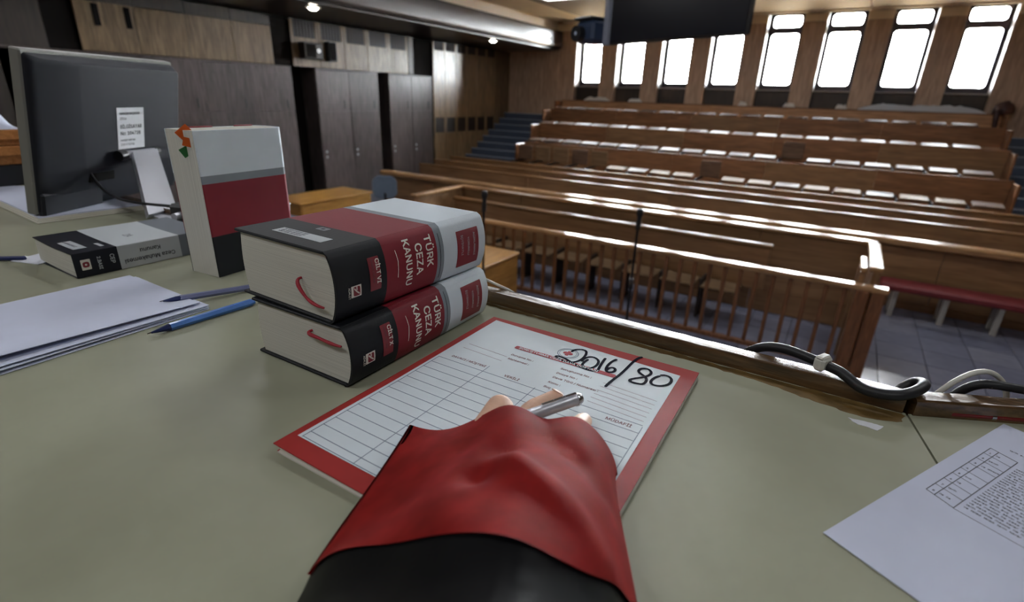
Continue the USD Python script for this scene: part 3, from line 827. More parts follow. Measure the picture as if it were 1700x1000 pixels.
# coloured page tabs on the standing book (local: x fore->spine, y up, z towards the cover)
def tab_(x0, y0, z0, w, h, mat, rx, lab):
    m = rbx(-w * .8, .008, -h / 2, h / 2, -.0003, .0003, .0001)
    m.apply_transform(trimesh.transformations.rotation_matrix(rx, (0, 0, 1)))
    m.apply_transform(trimesh.transformations.rotation_matrix(-.5, (0, 1, 0)))
    m.apply_translation((x0, y0, z0))
    part('page_tab', m, mat, _st, smooth=False, label=lab)
tab_(.003, .224, .046, .012, .020, 'tab_orange', -.9, 'upper orange page tab')
tab_(.001, .211, .058, .013, .013, 'tab_orange', -.3, 'lower orange page tab')
tab_(.002, .200, .048, .014, .014, 'tab_green', .5, 'green page tab')
for k in (0, 1):
    part('head_band', rbx(.03 + .085 * k, .075 + .075 * k, .2265, .231, .004, .007, .0005), 'spine_red', _st, smooth=False)
# ribbon markers hanging out at the tails of the stacked books
for bk, T, pts in ((b1, T1, [(.098, .006, .052), (.098, -.002, .0515), (.112, -.003, .050), (.130, -.0025, .0485), (.146, -.001, .048)]),
                   (b2, T2, [(.108, .005, .040), (.1085, -.002, .039), (.116, -.004, .029), (.128, -.004, .021), (.146, -.0015, .017)])):
    part('ribbon_marker', tube(pts, [.0012, .0022, .0016, .0020, .0012], 8, 24), 'ribbon_red', bk, smooth=True, label='dark red ribbon marker at the tail')

# small law book lying left of the standing one
W3, L3, T3 = .150, .215, .040
t = thing('small_law_book', 'small white and black law book with upside-down spine lettering, before the monitor', 'book', mat4=frame((1, 0, 0), (0, 1, 0), (0, 0, 1), (-1.14, .294, ZD + .0004)))
g = np.linspace(0, W3 - .002, 16)
lift = .004 * np.clip(1 - g / .10, 0, 1) ** 1.5
def sheet(y0, y1, z0, th, lf):
    rings = [[(x, y0, z0 + l), (x, y1, z0 + l * .5), (x, y1, z0 + l * .5 + th), (x, y0, z0 + l + th)] for x, l in zip(g, lf)]
    return loft(rings, cap=True)
part('cover_top', sheet(0, L3, T3 - .0012, .0012, lift), 'small_cover', t, smooth=30)
part('cover_bottom', rbx(0, W3 - .002, 0, L3, 0, .0012, .0003), 'small_cover', t, smooth=False)
part('spine', rbx(W3 - .002, W3, 0, L3, 0, T3, .0006), 'small_cover', t, smooth=False)
part('page_block', sheet(.002, L3 - .002, .0013, T3 - .0027, lift * .8), 'page_edges', t, smooth=30)
R = [(0, -1, 0), (0, 0, -1), (1, 0, 0)]
part('title', xf(txt('Ceza Muhakemesi', .0068, True), R, (W3, .150, .0150)), 'print_dark', t, smooth=False)
part('title', xf(txt('Kanunu', .0068, True), R, (W3, .128, .0290)), 'print_dark', t, smooth=False)
mk = part('publisher_mark', xf(ext(rrect(.013, .017, .001), .0002), R, (W3, .0155, .020)), 'spine_white', t, smooth=False, label='white publisher mark with a red figure')
part('mark_figure', xf(ext(rrect(.009, .009, .003).difference(rrect(.003, .003, .001)), .0003), R, (W3, .0155, .020)), 'spine_red', mk, smooth=False)
for s, y, h in (('2.BASI', .032, .0048), ('CEP', .050, .0060)):
    part('spine_note', xf(txt(s, h, True), [(0, 0, -1), (0, 1, 0), (1, 0, 0)], (W3, y, .030)), 'cover_label', t, smooth=False)
lab = part('cover_label', xf(rbx(.045, .125, .012, .031, 0, .0003, .0001), [(1, 0, 0), (0, 1, 0), (0, 0, 1)], (0, 0, T3 + .0006)), 'cover_label', t, smooth=False)
part('label_text', xf(txt('CEZA MUHAKEMESİ', .0045), [(1, 0, 0), (0, 1, 0), (0, 0, 1)], (.050, .019, T3 + .0009)), 'print_grey', lab, smooth=False)
part('cover_emblem', xf(ext(rrect(.026, .006, .001), .0002), [(1, 0, 0), (0, 1, 0), (0, 0, 1)], (.118, .050, T3 + .0001)), 'cover_label', t, smooth=False)
part('cover_print', xf(cat_(txt('CEZA', .012), ), [(1, 0, 0), (0, 1, 0), (0, 0, 1)], (.055, .100, T3 + .0001)), 'print_grey', t, smooth=False)

m = rbx(0, .06, 0, .22, 0, .0016, .0003)
c, s = math.cos(.35), math.sin(.35)
single('booklet', xf(m, [(c, s, 0), (-s, c, 0), (0, 0, 1)], (-1.178, .266, ZD + .0004)), 'paper', 'thin white booklet sticking out left of the small law book', 'booklet', smooth=False)

# ------------------------------------------------------------------ case folder
FO = np.array([-.3645, .5468])
fx = np.array([.99985, .01738, 0]); fv = np.array([-.0127, .99992, 0])
t = thing('case_folder', 'red and white case folder under the red cuff, marked 2016/80 by hand', 'folder', mat4=frame(fx, fv, (0, 0, 1), (FO[0], FO[1], ZD)))
FW, FH = .2765, .3415
def leaf(x0, x1, y0, y1, z, th, curl):
    n1, n2 = 14, 18
    gx, gy = np.linspace(x0, x1, n1), np.linspace(y0, y1, n2)
    X, Y = np.meshgrid(gx, gy, indexing='ij')
    Z = z + curl * np.clip((FW * .55 - X) / FW, 0, 1) ** 2 * np.clip((-Y - .20) / .14, 0, 1) * 3
    rings = [np.vstack([np.c_[X[i], Y[i], Z[i] + th], np.c_[X[i], Y[i], Z[i]][::-1]]) for i in range(n1)]
    return loft(rings, cap=True)
part('back_cover', leaf(.001, FW - .001, -FH + .002, -.001, .0003, .0009, 0), 'folder_red', t, smooth=False)
for k in range(3):
    part('sheet', leaf(.004 + .001 * k, FW + .0006 - .0004 * k, -FH + .002 * k, -.004, .0014 + .0014 * k, .0011, .0008 * k), 'paper_warm', t, smooth=False)
part('front_cover', leaf(0, FW, -FH, 0, .0061, .0009, .003), 'folder_red', t, smooth=False)
ZT = .0071
Ipl = [(1, 0, 0), (0, 1, 0), (0, 0, 1)]
def curlz(x, y):
    return .003 * np.clip((FW * .55 - x) / FW, 0, 1) ** 2 * np.clip((-y - .20) / .14, 0, 1) * 3
def onf(m, e, size=.02):
    m = m.subdivide_to_size(size) if size else m
    v = m.vertices.copy()
    v[:, 2] += ZT + e + curlz(v[:, 0], v[:, 1])
    return trimesh.Trimesh(v, m.faces, process=False)
wp = Polygon([(.0095, -.0085), (.2605, -.020), (.2625, -.323), (.0075, -.323)])
fp = part('form_panel', onf(ext(wp, .0002), 0, .012), 'folder_white', t, smooth=False, label='white printed form panel of the folder')
def line(a, b, w, mat='line_blue', nm='ruled_line', e=.0003):
    n_ = max(2, int(np.hypot(a[0] - b[0], a[1] - b[1]) / .02) + 1)
    p = np.linspace(a, b, n_)
    return onf(ext(LineString(p).buffer(w / 2, cap_style='flat'), .0001), e, .02)
ls = []
for k in range(14):
    y = -.1345 - .0137 * k
    ls.append(line((.0125, y), (.256, y - .002), .0007))
part('ruled_line', cat_(*ls), 'line_blue', fp, smooth=False, kind='stuff')
part('table_rule', cat_(line((.074, -.121), (.0745, -.322), .0007), line((.139, -.133), (.139, -.322), .0007), line((.2565, -.139), (.258, -.322), .0007), line((.0125, -.1345), (.012, -.322), .0007), line((.012, -.321), (.258, -.323), .0007)), 'line_blue', fp, smooth=False)
part('dotted_rule', cat_(*[line((.195, -.083 - .0085 * k), (.2545, -.087 - .0085 * k), .0005) for k in range(6)], line((.022, -.088), (.078, -.091), .0005), line((.022, -.100), (.078, -.103), .0005)), 'line_faint', fp, smooth=False)
part('title_bar', onf(xf(ext(rrect(.128, .0072, .002), .0002), Ipl, (.137, -.0632, 0)), .0003, .03), 'line_red', fp, smooth=False, label='red title bar printed on the form')
part('title_text', onf(xf(txt('SORUŞTURMA CEZA DAVA DOSYASI', .0042, True, .0001), Ipl, (.078, -.0653, 0)), .0006, None), 'folder_white', fp, smooth=False)
ring = shapely.geometry.Point(0, 0).buffer(.0128).difference(shapely.geometry.Point(0, 0).buffer(.0118))
part('emblem', onf(xf(ext(ring.union(shapely.geometry.Point(0, 0).buffer(.0105).difference(shapely.geometry.Point(0, 0).buffer(.0099))), .0001), Ipl, (.1335, -.0425, 0)), .0003, None), 'line_blue', fp, smooth=False)
part('emblem', onf(xf(ext(rrect(.012, .006, .003).union(sbox(-.002, -.006, .002, .006)), .0001), Ipl, (.1335, -.0425, 0)), .0004, None), 'line_red', fp, smooth=False)
for s, x, y, h in (('Duruşma No :', .079, -.0845, .0034), ('Mahkemesi :', .081, -.0950, .0034), ('Soruşturma No :', .1425, -.0820, .0036), ('Dosya No :', .1430, -.0935, .0036), ('Dava Türü / Numarası :', .1438, -.1040, .0036), ('Konu :', .1445, -.1160, .0036), ('Suç :', .1445, -.1265, .0036)):
    part('form_text', onf(xf(txt(s, h, True, .0001), Ipl, (x, y, 0)), .0003, None), 'text_brown', fp, smooth=False)
for s, x, y, h in (('DAVACI / MÜŞTEKİ', .024, -.1265, .0036), ('VEKİLİ', .0985, -.1315, .0040), ('MÜDAFİİ', .2215, -.1455, .0042)):
    part('form_heading', onf(xf(txt(s, h, True, .0001), Ipl, (x, y, 0)), .0003, None), 'text_brown', fp, smooth=False)
INK = dict(two=[[.1354, -.0351], [.1386, -.0269], [.1464, -.0237], [.1517, -.0304], [.1533, -.046], [.1475, -.0599], [.1349, -.0624], [.1259, -.0589], [.1271, -.0557], [.1378, -.0571], [.1519, -.0631], [.1669, -.0663], [.1768, -.0648]],
  zero=[[.1556, -.0509], [.1563, -.0405], [.162, -.0348], [.1695, -.0377], [.1733, -.0463], [.1724, -.0579], [.1661, -.0632], [.1598, -.0597], [.159, -.0494], [.1596, -.0447]],
  one=[[.1757, -.03], [.1768, -.0437], [.1797, -.0626]],
  six=[[.1872, -.0251], [.1846, -.0367], [.185, -.0489], [.1881, -.0573], [.1931, -.0574], [.1957, -.0513], [.1931, -.0462], [.189, -.0476], [.1875, -.0532]],
  slash=[[.21, -.0022], [.2058, -.02], [.2044, -.0473], [.2018, -.0694], [.2, -.0891]],
  eight=[[.2295, -.0295], [.2236, -.0267], [.2183, -.0314], [.2198, -.0393], [.2271, -.0444], [.2322, -.0522], [.2313, -.0617], [.2245, -.0646], [.2183, -.0642], [.2176, -.0591], [.2244, -.0506], [.2307, -.0404], [.2304, -.0303]],
  oh=[[.2412, -.0351], [.2375, -.0443], [.2376, -.0539], [.2424, -.0574], [.2496, -.0543], [.2551, -.0457], [.2546, -.035], [.2491, -.0295], [.2426, -.032]])
for k, (nm, p) in enumerate(INK.items()):
    p = np.array(p)
    q = CubicSpline(np.arange(len(p)), p)(np.linspace(0, len(p) - 1, 8 * len(p)))
    part('handwritten_digit' if nm != 'slash' else 'handwritten_slash', onf(ext(LineString(q).buffer(.0016), .0001), .0005 + .00004 * k, None), 'ink_black', t, smooth=False)

# ------------------------------------------------------------------ loose papers and pens on the left
def paper_sheet(name, label, cx, cy_, w, h, rot, z, mat, curl=0, th=.0004, parent=None):
    n1, n2 = 24, 6
    gx, gy = np.linspace(-w / 2, w / 2, n1), np.linspace(-h / 2, h / 2, n2)
    c, s = math.cos(rot), math.sin(rot)
    rings = []
    for X in gx:
        ring_ = []
        for q in (1, 0):
            for Y in (gy if q else gy[::-1]):
                zz = z + curl * np.clip((X + w * .1) / (w * .6), 0, 1) ** 2 * (.35 + .65 * np.clip((h / 2 - Y) / h, 0, 1)) + q * th
                ring_.append((cx + c * X - s * Y, cy_ + s * X + c * Y, ZD + zz))
        rings.append(ring_)
    m = loft(rings, cap=True)
    if parent is not None:
        return part(name, m, mat, parent, smooth=False)
    return single(name, m, mat, label, 'paper', smooth=False)
t = thing('paper_stack', 'stack of plain white sheets with a curled top sheet, left of the two pens', 'papers')
for k, (dx, dy, rot, cu) in enumerate(((.004, -.002, .02, 0), (-.003, .003, -.015, .001), (.002, -.004, .03, .002), (0, .001, 0, .004), (-.012, -.004, -.01, .011))):
    paper_sheet('sheet', None, -.815 + dx, .197 + dy, .21, .297, rot, .0006 + .0012 * k, 'paper_blue', cu, .0008, parent=t)

def pen(name, label, p0, p1, r, kind):
    p0, p1 = np.array(p0, float), np.array(p1, float)
    d = p1 - p0
    L = np.linalg.norm(d); d /= L
    z = np.array([0, 0, 1.0]); a = np.cross(z, d); a /= np.linalg.norm(a); b = np.cross(d, a)
    mm = frame(a, b, d, p0)
    t = thing(name, label, 'pen', mat4=mm)
    if kind == 'ball':
        part('tip', lathe([(0, 0), (.0006, 0), (.0012, .006), (0, .006)], 12), 'steel', t)
        part('nose', lathe([(.0011, .004), (r * .8, .022), (r, .026), (0, .026)], 6), 'pen_blue_dark', t, smooth=False)
        part('barrel', lathe([(0, .026), (r, .026), (r, L - .004), (0, L - .004)], 6), 'pen_blue', t, smooth=False)
        part('end_plug', lathe([(0, L - .004), (r * .85, L - .004), (r * .8, L), (0, L)], 12), 'pen_blue', t)
    if kind == 'dark':
        part('barrel', lathe([(0, 0), (r * .6, .0), (r, .004), (r, L - .003), (0, L)], 12), 'pen_blue_dark', t)
    if kind == 'clear':
        part('tip', lathe([(0, 0), (.0006, 0), (.0012, .006), (0, .006)], 12), 'steel', t)
        part('nose', lathe([(.0011, .004), (r * .85, .020), (r * .85, .026), (0, .026)], 12), 'pen_blue_dark', t)
        part('ink_tube', cyl((0, 0, .02), (0, 0, L - .015), .0012, 10), 'ink_core', t)
        part('barrel', lathe([(r * .7, .022), (r, .026), (r, L - .004), (r * .7, L - .004), (r * .7, .022)], 6), 'pen_clear', t, smooth=False)
        part('end_plug', lathe([(0, L - .005), (r * .95, L - .005), (r * .9, L), (0, L)], 12), 'pen_blue_dark', t)
    if kind == 'red':
        part('barrel', lathe([(0, .0), (r * .7, .0), (r, .003), (r, L - .03), (r * .5, L - .006), (0, L)], 16), 'pen_red', t)
        part('ring', lathe([(r * .9, .04), (r * 1.05, .04), (r * 1.05, .044), (r * .9, .044), (r * .9, .04)], 16), 'steel', t)
        part('clip', rbx(-.0012, .0012, r + .0006, r + .0018, .004, .038, .0003), 'steel', t)
    if kind == 'steel':
        part('barrel', lathe([(0, 0), (.0009, .0), (.0018, .010), (r * .92, .022), (r, .03), (r, L - .006), (0, L - .006)], 20), 'pen_silver', t)
        part('end_cap', lathe([(0, L - .006), (r * 1.12, L - .006), (r * 1.14, L - .004), (r * .9, L), (r * .4, L + .0015), (0, L + .002)], 20), 'steel', t)
        part('clip', rbx(-.0012, .0012, r + .001, r + .0022, L - .045, L - .006, .0004), 'steel', t)
    return t
pen('ballpoint_pen', 'solid blue ballpoint pen lying on the desk beside the white sheets', (-.682, .254, ZD + .0046), (-.676, .392, ZD + .0054), .0050, 'ball')
pen('ballpoint_pen', 'clear blue-inked ballpoint pen with its tip on the white sheets', (-.762, .308, ZD + .0115), (-.725, .443, ZD + .0052), .0047, 'clear')
pen('ballpoint_pen', 'dark blue pen sticking out from under the small law book', (-1.225, .232, ZD + .0046), (-1.165, .285, ZD + .0046), .0040, 'dark')
pen('red_pen', 'dark red pen lying along the edge strip at the right', (.143, .6205, ZD + .0046), (.143 + .1275, .6205 + .063, ZD + .0046), .0042, 'red')

# printed sheet at the right
pR, pT = np.array([.045, .371]), np.array([.191, .637])
Vd = (pT - pR) / np.linalg.norm(pT - pR)
Ud = np.array([Vd[1], -Vd[0]])
t = thing('printed_sheet', 'white printed sheet with a table, at the right front of the desk', 'paper', mat4=frame((*Ud, 0), (*Vd, 0), (0, 0, 1), (*pR, ZD + .0005)))
part('sheet', rbx(0, .21, 0, .302, 0, .0006, .0001), 'paper_blue', t, smooth=False)
def pl(m, e=.0007):
    return xf(m, Ipl, (0, 0, e))
def seg(a, b, w=.0006):
    return ext(LineString([a, b]).buffer(w / 2, cap_style='flat'), .0001)
rules = [seg((.012, .122), (.012, .240)), seg((.0185, .120), (.0185, .238)), seg((.033, .117), (.033, .236)), seg((.012, .122), (.033, .117)), seg((.012, .240), (.033, .236))]
rules += [seg((.012, .122 + .0148 * k), (.033, .1185 + .0148 * k), .0004) for k in range(1, 8)]
rules += [seg((.033, .1165), (.205, .1165), .0003), seg((.16, .085), (.16, .112), .0005)]
part('table_rule', pl(cat_(*rules)), 'print_dark', t, smooth=False)
rr = random.Random(5)
words = ['mahkeme', 'karar', 'dosya', 'sayılı', 'tarih', 'esas', 'sanık', 'dava', 'ceza', 'madde', 'savcı', 'talep', 'olarak', 'suç', 've', 'ile']
WM = {w: meshkit.text_mesh(w, .0021, .0001) for w in words}
def para(x0, x1, ys, bold=False):
    out = []
    for y in ys:
        x = x0
        while True:
            w = WM[rr.choice(words)]
            wd = w.bounds[1][0]
            if x + wd > x1:
                break
            m = w.copy(); m.apply_translation((x, y, 0)); out.append(m)
            x += wd + .0016
    return cat_(*out)
part('printed_text', pl(para(.036, .150, [.222 - .0046 * k for k in range(22)])), 'print_dark', t, smooth=False, kind='stuff')
part('printed_text', pl(para(.0195, .0325, [.229 - .0148 * k for k in range(8)])), 'print_dark', t, smooth=False, kind='stuff')
part('printed_heading', pl(para(.022, .14, [.251])), 'print_dark', t, smooth=False)
nums = []
for k in range(8):
    m = meshkit.text_mesh(str(k + 1), .0022, .0001); m.apply_translation((.0145, .2285 - .0148 * k, 0)); nums.append(m)
part('row_number', pl(cat_(*nums)), 'print_dark', t, smooth=False)

# ------------------------------------------------------------------ cables on the edge strip
t = thing('black_cable', 'thick black cable looping over the worn edge strip through a white clip', 'cable')
part('cable', tube(np.array([(-.060, .650, -.012), (-.040, .641, .016), (-.018, .633, .0255), (.010, .626, .0255), (.030, .617, .0250), (.048, .604, .0250), (.064, .5945, .0195), (.082, .5925, .0190), (.100, .5985, .0215), (.1135, .613, .025), (.1185, .630, .0255), (.1130, .640, .020), (.104, .638, .010), (.098, .640, -.02)]) + (0, 0, ZD), .0056, 14, 90), 'cable_black', t, smooth=True)
c_, s_ = math.cos(-.45), math.sin(-.45)
part('clip', xf(cat_(rbx(-.006, .006, -.010, .010, -.0085, .0075, .003), rbx(-.0045, .0045, -.011, .006, .006, .0095, .002)), [(c_, s_, 0), (-s_, c_, 0), (0, 0, 1)], (.0265, .6165, ZD + .0275)), 'cable_white', t, label='white plastic cable clip')
single('black_cable', tube(np.array([(.150, .664, -.02), (.158, .668, .012), (.172, .668, .0245), (.190, .671, .0265), (.215, .682, .024), (.26, .712, .010), (.29, .735, -.03)]) + (0, 0, ZD), .0048, 12, 50), 'cable_black', 'short black cable over the edge strip at the right end, above the red pen', 'cable', smooth=True)
single('white_wire', tube(np.array([(.128, .660, -.02), (.138, .652, .012), (.150, .655, .030), (.166, .667, .038), (.182, .681, .033), (.198, .694, .014), (.204, .700, -.02)]) + (0, 0, ZD), .0028, 10, 50), 'cable_white', 'white wire arching over the edge strip at the right', 'wire', smooth=True)
single('white_wire', tube(np.array([(-.48, .640, -.03), (-.470, .628, .012), (-.455, .620, .0275), (-.43, .619, .0280), (-.405, .622, .0215), (-.385, .6305, .012), (-.375, .634, -.02)]) + (0, 0, ZD), .0022, 10, 50), 'cable_white', 'thin white wire over the edge strip right behind the stacked books', 'wire', smooth=True)

# ------------------------------------------------------------------ monitor
mx, mu = np.array([-.4680, .8837, 0]), np.array([.1800, .0953, .9791])
mn = np.cross(mx, mu)
MO = np.array([-1.493, .391, ZD + .0195]) + mn * .030
t = thing('monitor', 'black computer monitor seen from behind, with a pale edge and a silver stand', 'monitor', mat4=frame(mx, mu, mn, MO))
MW, MH = .436, .341
part('bezel', rbx(0, MW, 0, MH, -.034, -.010, .003), 'monitor_edge', t, smooth=False)
part('screen', rbx(.016, MW - .016, .02, MH - .016, -.0355, -.0335, .0005), 'tv_black', t, smooth=False)
def sec(x0, x1, y0, y1, z, r):
    q = np.array(shapely.affinity.translate(rrect(x1 - x0, y1 - y0, r), (x0 + x1) / 2, (y0 + y1) / 2).exterior.coords)[:-1]
    return np.c_[q, np.full(len(q), z)]
part('back_shell', loft([sec(.003, MW - .003, .002, MH - .006, -.011, .008), sec(.004, MW - .004, .003, MH - .008, -.004, .008), sec(.022, MW - .004, .030, MH - .013, .002, .010), sec(.108, MW - .006, .088, MH - .018, .0115, .010), sec(.114, MW - .008, .094, MH - .021, .012, .010)], cap=True), 'monitor_black', t, smooth=25)
part('lower_lip', rbx(.004, .165, -.004, .05, -.012, .004, .004), 'monitor_black', t)
part('port_recess', rbx(.120, .196, .060, .092, .001, .0105, .002), 'void_dark', t)
st_ = part('sticker', rbx(.208, .296, .131, .231, .0122, .0128, .0002), 'sticker_white', t, smooth=False, label='white label on the monitor back')
part('label_text', cat_(*[xf(txt(s, h, b_), Ipl, (.216, y + .0095, .0129)) for s, h, y, b_ in (('HAKİM BAŞKAN', .0062, .205, False), ('2016', .0062, .193, False), ('BİLGİSAYAR', .0085, .172, True), ('No: 104728', .0085, .156, True), ('model seri no', .0055, .141, False), ('220 V 50 Hz', .0055, .130, False))]), 'print_dark', st_, smooth=False)
hin = part('hinge', cyl((.216, .119, .021), (.320, .119, .021), .009, 18), 'silver', t)
part('hinge_cap', cyl((.195, .119, .0225), (.2155, .119, .0225), .0125, 18), 'plastic_black', hin)
part('hinge_cap', cyl((.3205, .119, .021), (.332, .119, .021), .0105, 18), 'plastic_black', hin)
def loc(P):
    q = np.asarray(P, float) - MO
    return np.array([q @ mx, q @ mu, q @ mn])
f0, f1 = loc((-1.372, .632, ZD + .004)), loc((-1.335, .552, ZD + .004))
h0, h1 = np.array([.230, .119, .026]), np.array([.316, .119, .026])
def slab(a, b, c, d, th):
    n = np.cross(b - a, c - a); n /= np.linalg.norm(n)
    V = [p + n * th for p in (a, b, c, d)] + [p for p in (a, b, c, d)]
    return trimesh.convex.convex_hull(np.array(V))
part('stand_arm', slab(h1, h0, f0, f1, .012), 'silver', t, smooth=False)
upl = loc((0, 0, ZD + 1)) - loc((0, 0, ZD))
fa, fb = loc((-1.285, .625, ZD + .0)), loc((-1.262, .560, ZD + .0))
fc, fd = loc((-1.420, .672, ZD + .0)), loc((-1.385, .575, ZD + .0))
part('stand_foot', trimesh.convex.convex_hull(np.array([fa, fb, fc, fd] + [p + upl * .007 for p in (fa, fb, fc, fd)])), 'silver', t, smooth=False)
cb = [loc(p) for p in ((-1.512, .528, ZD + .098), (-1.480, .526, ZD + .075), (-1.430, .530, ZD + .050), (-1.380, .548, ZD + .038), (-1.320, .575, ZD + .034), (-1.270, .62, ZD + .026), (-1.20, .66, ZD + .0045))]
part('power_cable', tube(cb, .0032, 10, 50), 'cable_black', t, smooth=True)

t = thing('paper_stack', 'flat block of white paper lying under the monitor', 'papers', (-1.60, .52, ZD), -3)
for k in range(4):
    part('sheet', rbx(-.155 + .001 * k, .145 - .002 * k, -.12 + .002 * k, .095, .0005 + .0035 * k, .0038 + .0035 * k, .0006), 'paper_warm' if k < 3 else 'paper_blue', t, smooth=False)
t = thing('power_adapter', 'small black adapter with silver plugs behind the standing book', 'adapter', (-1.14, .56, ZD), 20)
part('body', rbx(-.03, .03, -.03, .03, 0, .065, .006), 'plastic_black', t)
for k in range(2):
    part('plug', cyl((.0, -.03, .022 + .022 * k), (.0, -.048, .022 + .022 * k), .007, 14), 'silver', t)
t = thing('paper_cup', 'small white paper cup partly hidden behind the standing book', 'cup', (-.925, .612, ZD + .018))
prof = [(0, .001), (.017, .001), (.019, .0), (.026, .062), (.0275, .063), (.0265, .065), (.0245, .062), (.0175, .004), (0, .004)]
part('cup', lathe(prof, 28), 'paper', t)
part('print_band', lathe([(.0212, .020), (.0216, .020), (.0246, .045), (.0242, .045), (.0212, .020)], 28), 'pen_blue_dark', t)

t = thing('letter_tray', 'orange wooden letter tray with papers at the left end of the desk', 'tray', (-2.22, .46, ZD))
part('base', rbx(-.17, .15, -.13, .13, 0, .06, .004), 'plastic_black', t, smooth=False)
for k in range(2):
    z = .085 + .045 * k
    part('shelf', rbx(-.17, .16, -.135, .135, z, z + .028, .003), 'orange_wood', t, smooth=False)
    part('side_board', rbx(-.17, -.155, -.13, .13, .06 if k == 0 else .114, z - .0005, .002), 'orange_wood', t, smooth=False)
    part('side_board', rbx(.13, .145, -.13, .13, .06 if k == 0 else .114, z - .0005, .002), 'orange_wood', t, smooth=False)
m = crumple(.30, .24, .085, 21); m.apply_translation((-2.22, .46, ZD + .1585))
single('paper_heap', m, 'paper_blue', 'loose heap of white papers on the orange wooden tray', 'papers')
paper_sheet('paper_sheet', 'single white sheet on the desk between the wooden tray and the monitor', -1.93, .44, .21, .297, .5, .0005, 'paper_blue')

# ------------------------------------------------------------------ the writing person: arm, hand and robe sleeve
P = thing('person', 'person in a black robe with a wide red cuff, one hand holding a silver pen', 'person', (0, 0, ZD))
def chain(js):
    out = []
    for (a, ra), (b, rb) in zip(js, js[1:]):
        s = []
        for p, r in ((a, ra), (b, rb)):
            q = trimesh.creation.icosphere(subdivisions=2, radius=r); q.apply_translation(p); s.append(q.vertices)
        out.append(trimesh.convex.convex_hull(np.vstack(s)))
    return out
def J(*a):
    return [((x, y, z), r) for x, y, z, r in a]
bones = []
bones += chain(J((.02, -.46, .30, .048), (.012, -.30, .10, .036), (-.02, -.12, .050, .032), (-.085, .06, .042, .026), (-.122, .165, .042, .025)))
pal = [(-.122, .165, .042, .025), (-.186, .262, .030, .013), (-.168, .280, .031, .012), (-.150, .286, .029, .012), (-.134, .282, .025, .011)]
for k in range(1, 5):
    bones += chain(J(pal[0], pal[k]))
vs = []
for x, y, z, r in pal:
    q = trimesh.creation.icosphere(subdivisions=2, radius=r); q.apply_translation((x, y, z)); vs.append(q.vertices)
bones.append(trimesh.convex.convex_hull(np.vstack(vs)))
bones += chain(J((-.150, .205, .032, .016), (-.196, .255, .024, .0125), (-.2085, .300, .025, .0130), (-.2150, .3350, .0280, .0130)))    # thumb
bones += chain(J((-.182, .268, .032, .0110), (-.187, .310, .032, .0098), (-.1850, .343, .0350, .0090), (-.1775, .3700, .0345, .0082)))  # index
bones += chain(J((-.165, .284, .031, .0108), (-.156, .324, .028, .0094), (-.1465, .354, .026, .0088), (-.1490, .3720, .0200, .0078)))  # middle
bones += chain(J((-.150, .288, .028, .0104), (-.136, .322, .026, .0090), (-.132, .334, .019, .0080), (-.140, .322, .0165, .0074)))     # ring
bones += chain(J((-.134, .284, .024, .0096), (-.119, .303, .021, .0078), (-.118, .310, .0175, .0070), (-.126, .302, .0155, .0066)))    # little
tot = None
for b in bones:
    mm = m3.Manifold(m3.Mesh(np.asarray(b.vertices, np.float32), np.asarray(b.faces, np.uint32)))
    tot = mm if tot is None else tot + mm
tot = tot.refine_to_length(.005)
ms = tot.to_mesh()
body = trimesh.Trimesh(ms.vert_properties[:, :3], ms.tri_verts)
trimesh.smoothing.filter_taubin(body, iterations=10)
body.vertices[:, 2] = np.maximum(body.vertices[:, 2], .0085)
part('body', body, 'skin', P, smooth=True)
for p, d in (((-.1770, .3730, .0405), (.2, .6, .8)),):
    d = np.array(d) / np.linalg.norm(d)
    s = np.cross(d, (0, 0, 1)); s /= np.linalg.norm(s)
    f_ = np.cross(s, d)
    nl = trimesh.creation.icosphere(subdivisions=2, radius=1); nl.vertices *= (.0055, .0065, .0012)
    part('fingernail', xf(nl, [s, -f_, d], p), 'nail', P, smooth=True)

SEC = [
 [(-.281, .288, .012), (-.235, .300, .022), (-.209, .309, .042), (-.196, .315, .050), (-.178, .319, .050), (-.165, .327, .042), (-.146, .339, .045), (-.130, .348, .035), (-.112, .346, .020), (-.100, .333, .0105)],
 [(-.258, .225, .010), (-.214, .243, .035), (-.170, .244, .062), (-.147, .246, .072), (-.127, .252, .070), (-.109, .270, .062), (-.098, .288, .045), (-.089, .305, .0120)],
 [(-.244, .180, .008), (-.191, .193, .045), (-.142, .191, .080), (-.117, .197, .088), (-.096, .208, .084), (-.081, .226, .068), (-.071, .244, .045), (-.063, .259, .0110)],
 [(-.232, .140, .004), (-.210, .148, .030), (-.157, .152, .065), (-.112, .156, .095), (-.094, .160, .099), (-.076, .169, .090), (-.059, .185, .070), (-.050, .203, .045), (-.044, .225, .009)]]
NA, NBT = 56, 18
def ringof(pts, zb):
    p = np.array(pts)
    tt = np.r_[0, np.cumsum(np.linalg.norm(np.diff(p, axis=0), axis=1))]
    q = CubicSpline(tt, p)(np.linspace(0, tt[-1], NA))
    b = np.linspace(q[-1], q[0], NBT + 2)[1:-1]
    b[:, 2] = zb
    return np.vstack([q, b])
R4 = np.array([ringof(s, zb) for s, zb in zip(SEC, (.0098, .0092, .007, .003))])
sp_ = CubicSpline([0, 1, 2, 3], R4)
cen = lambda r: r.mean(0)
def shrink(r, f):
    c = cen(r)
    o = c + (r - c) * f
    return o
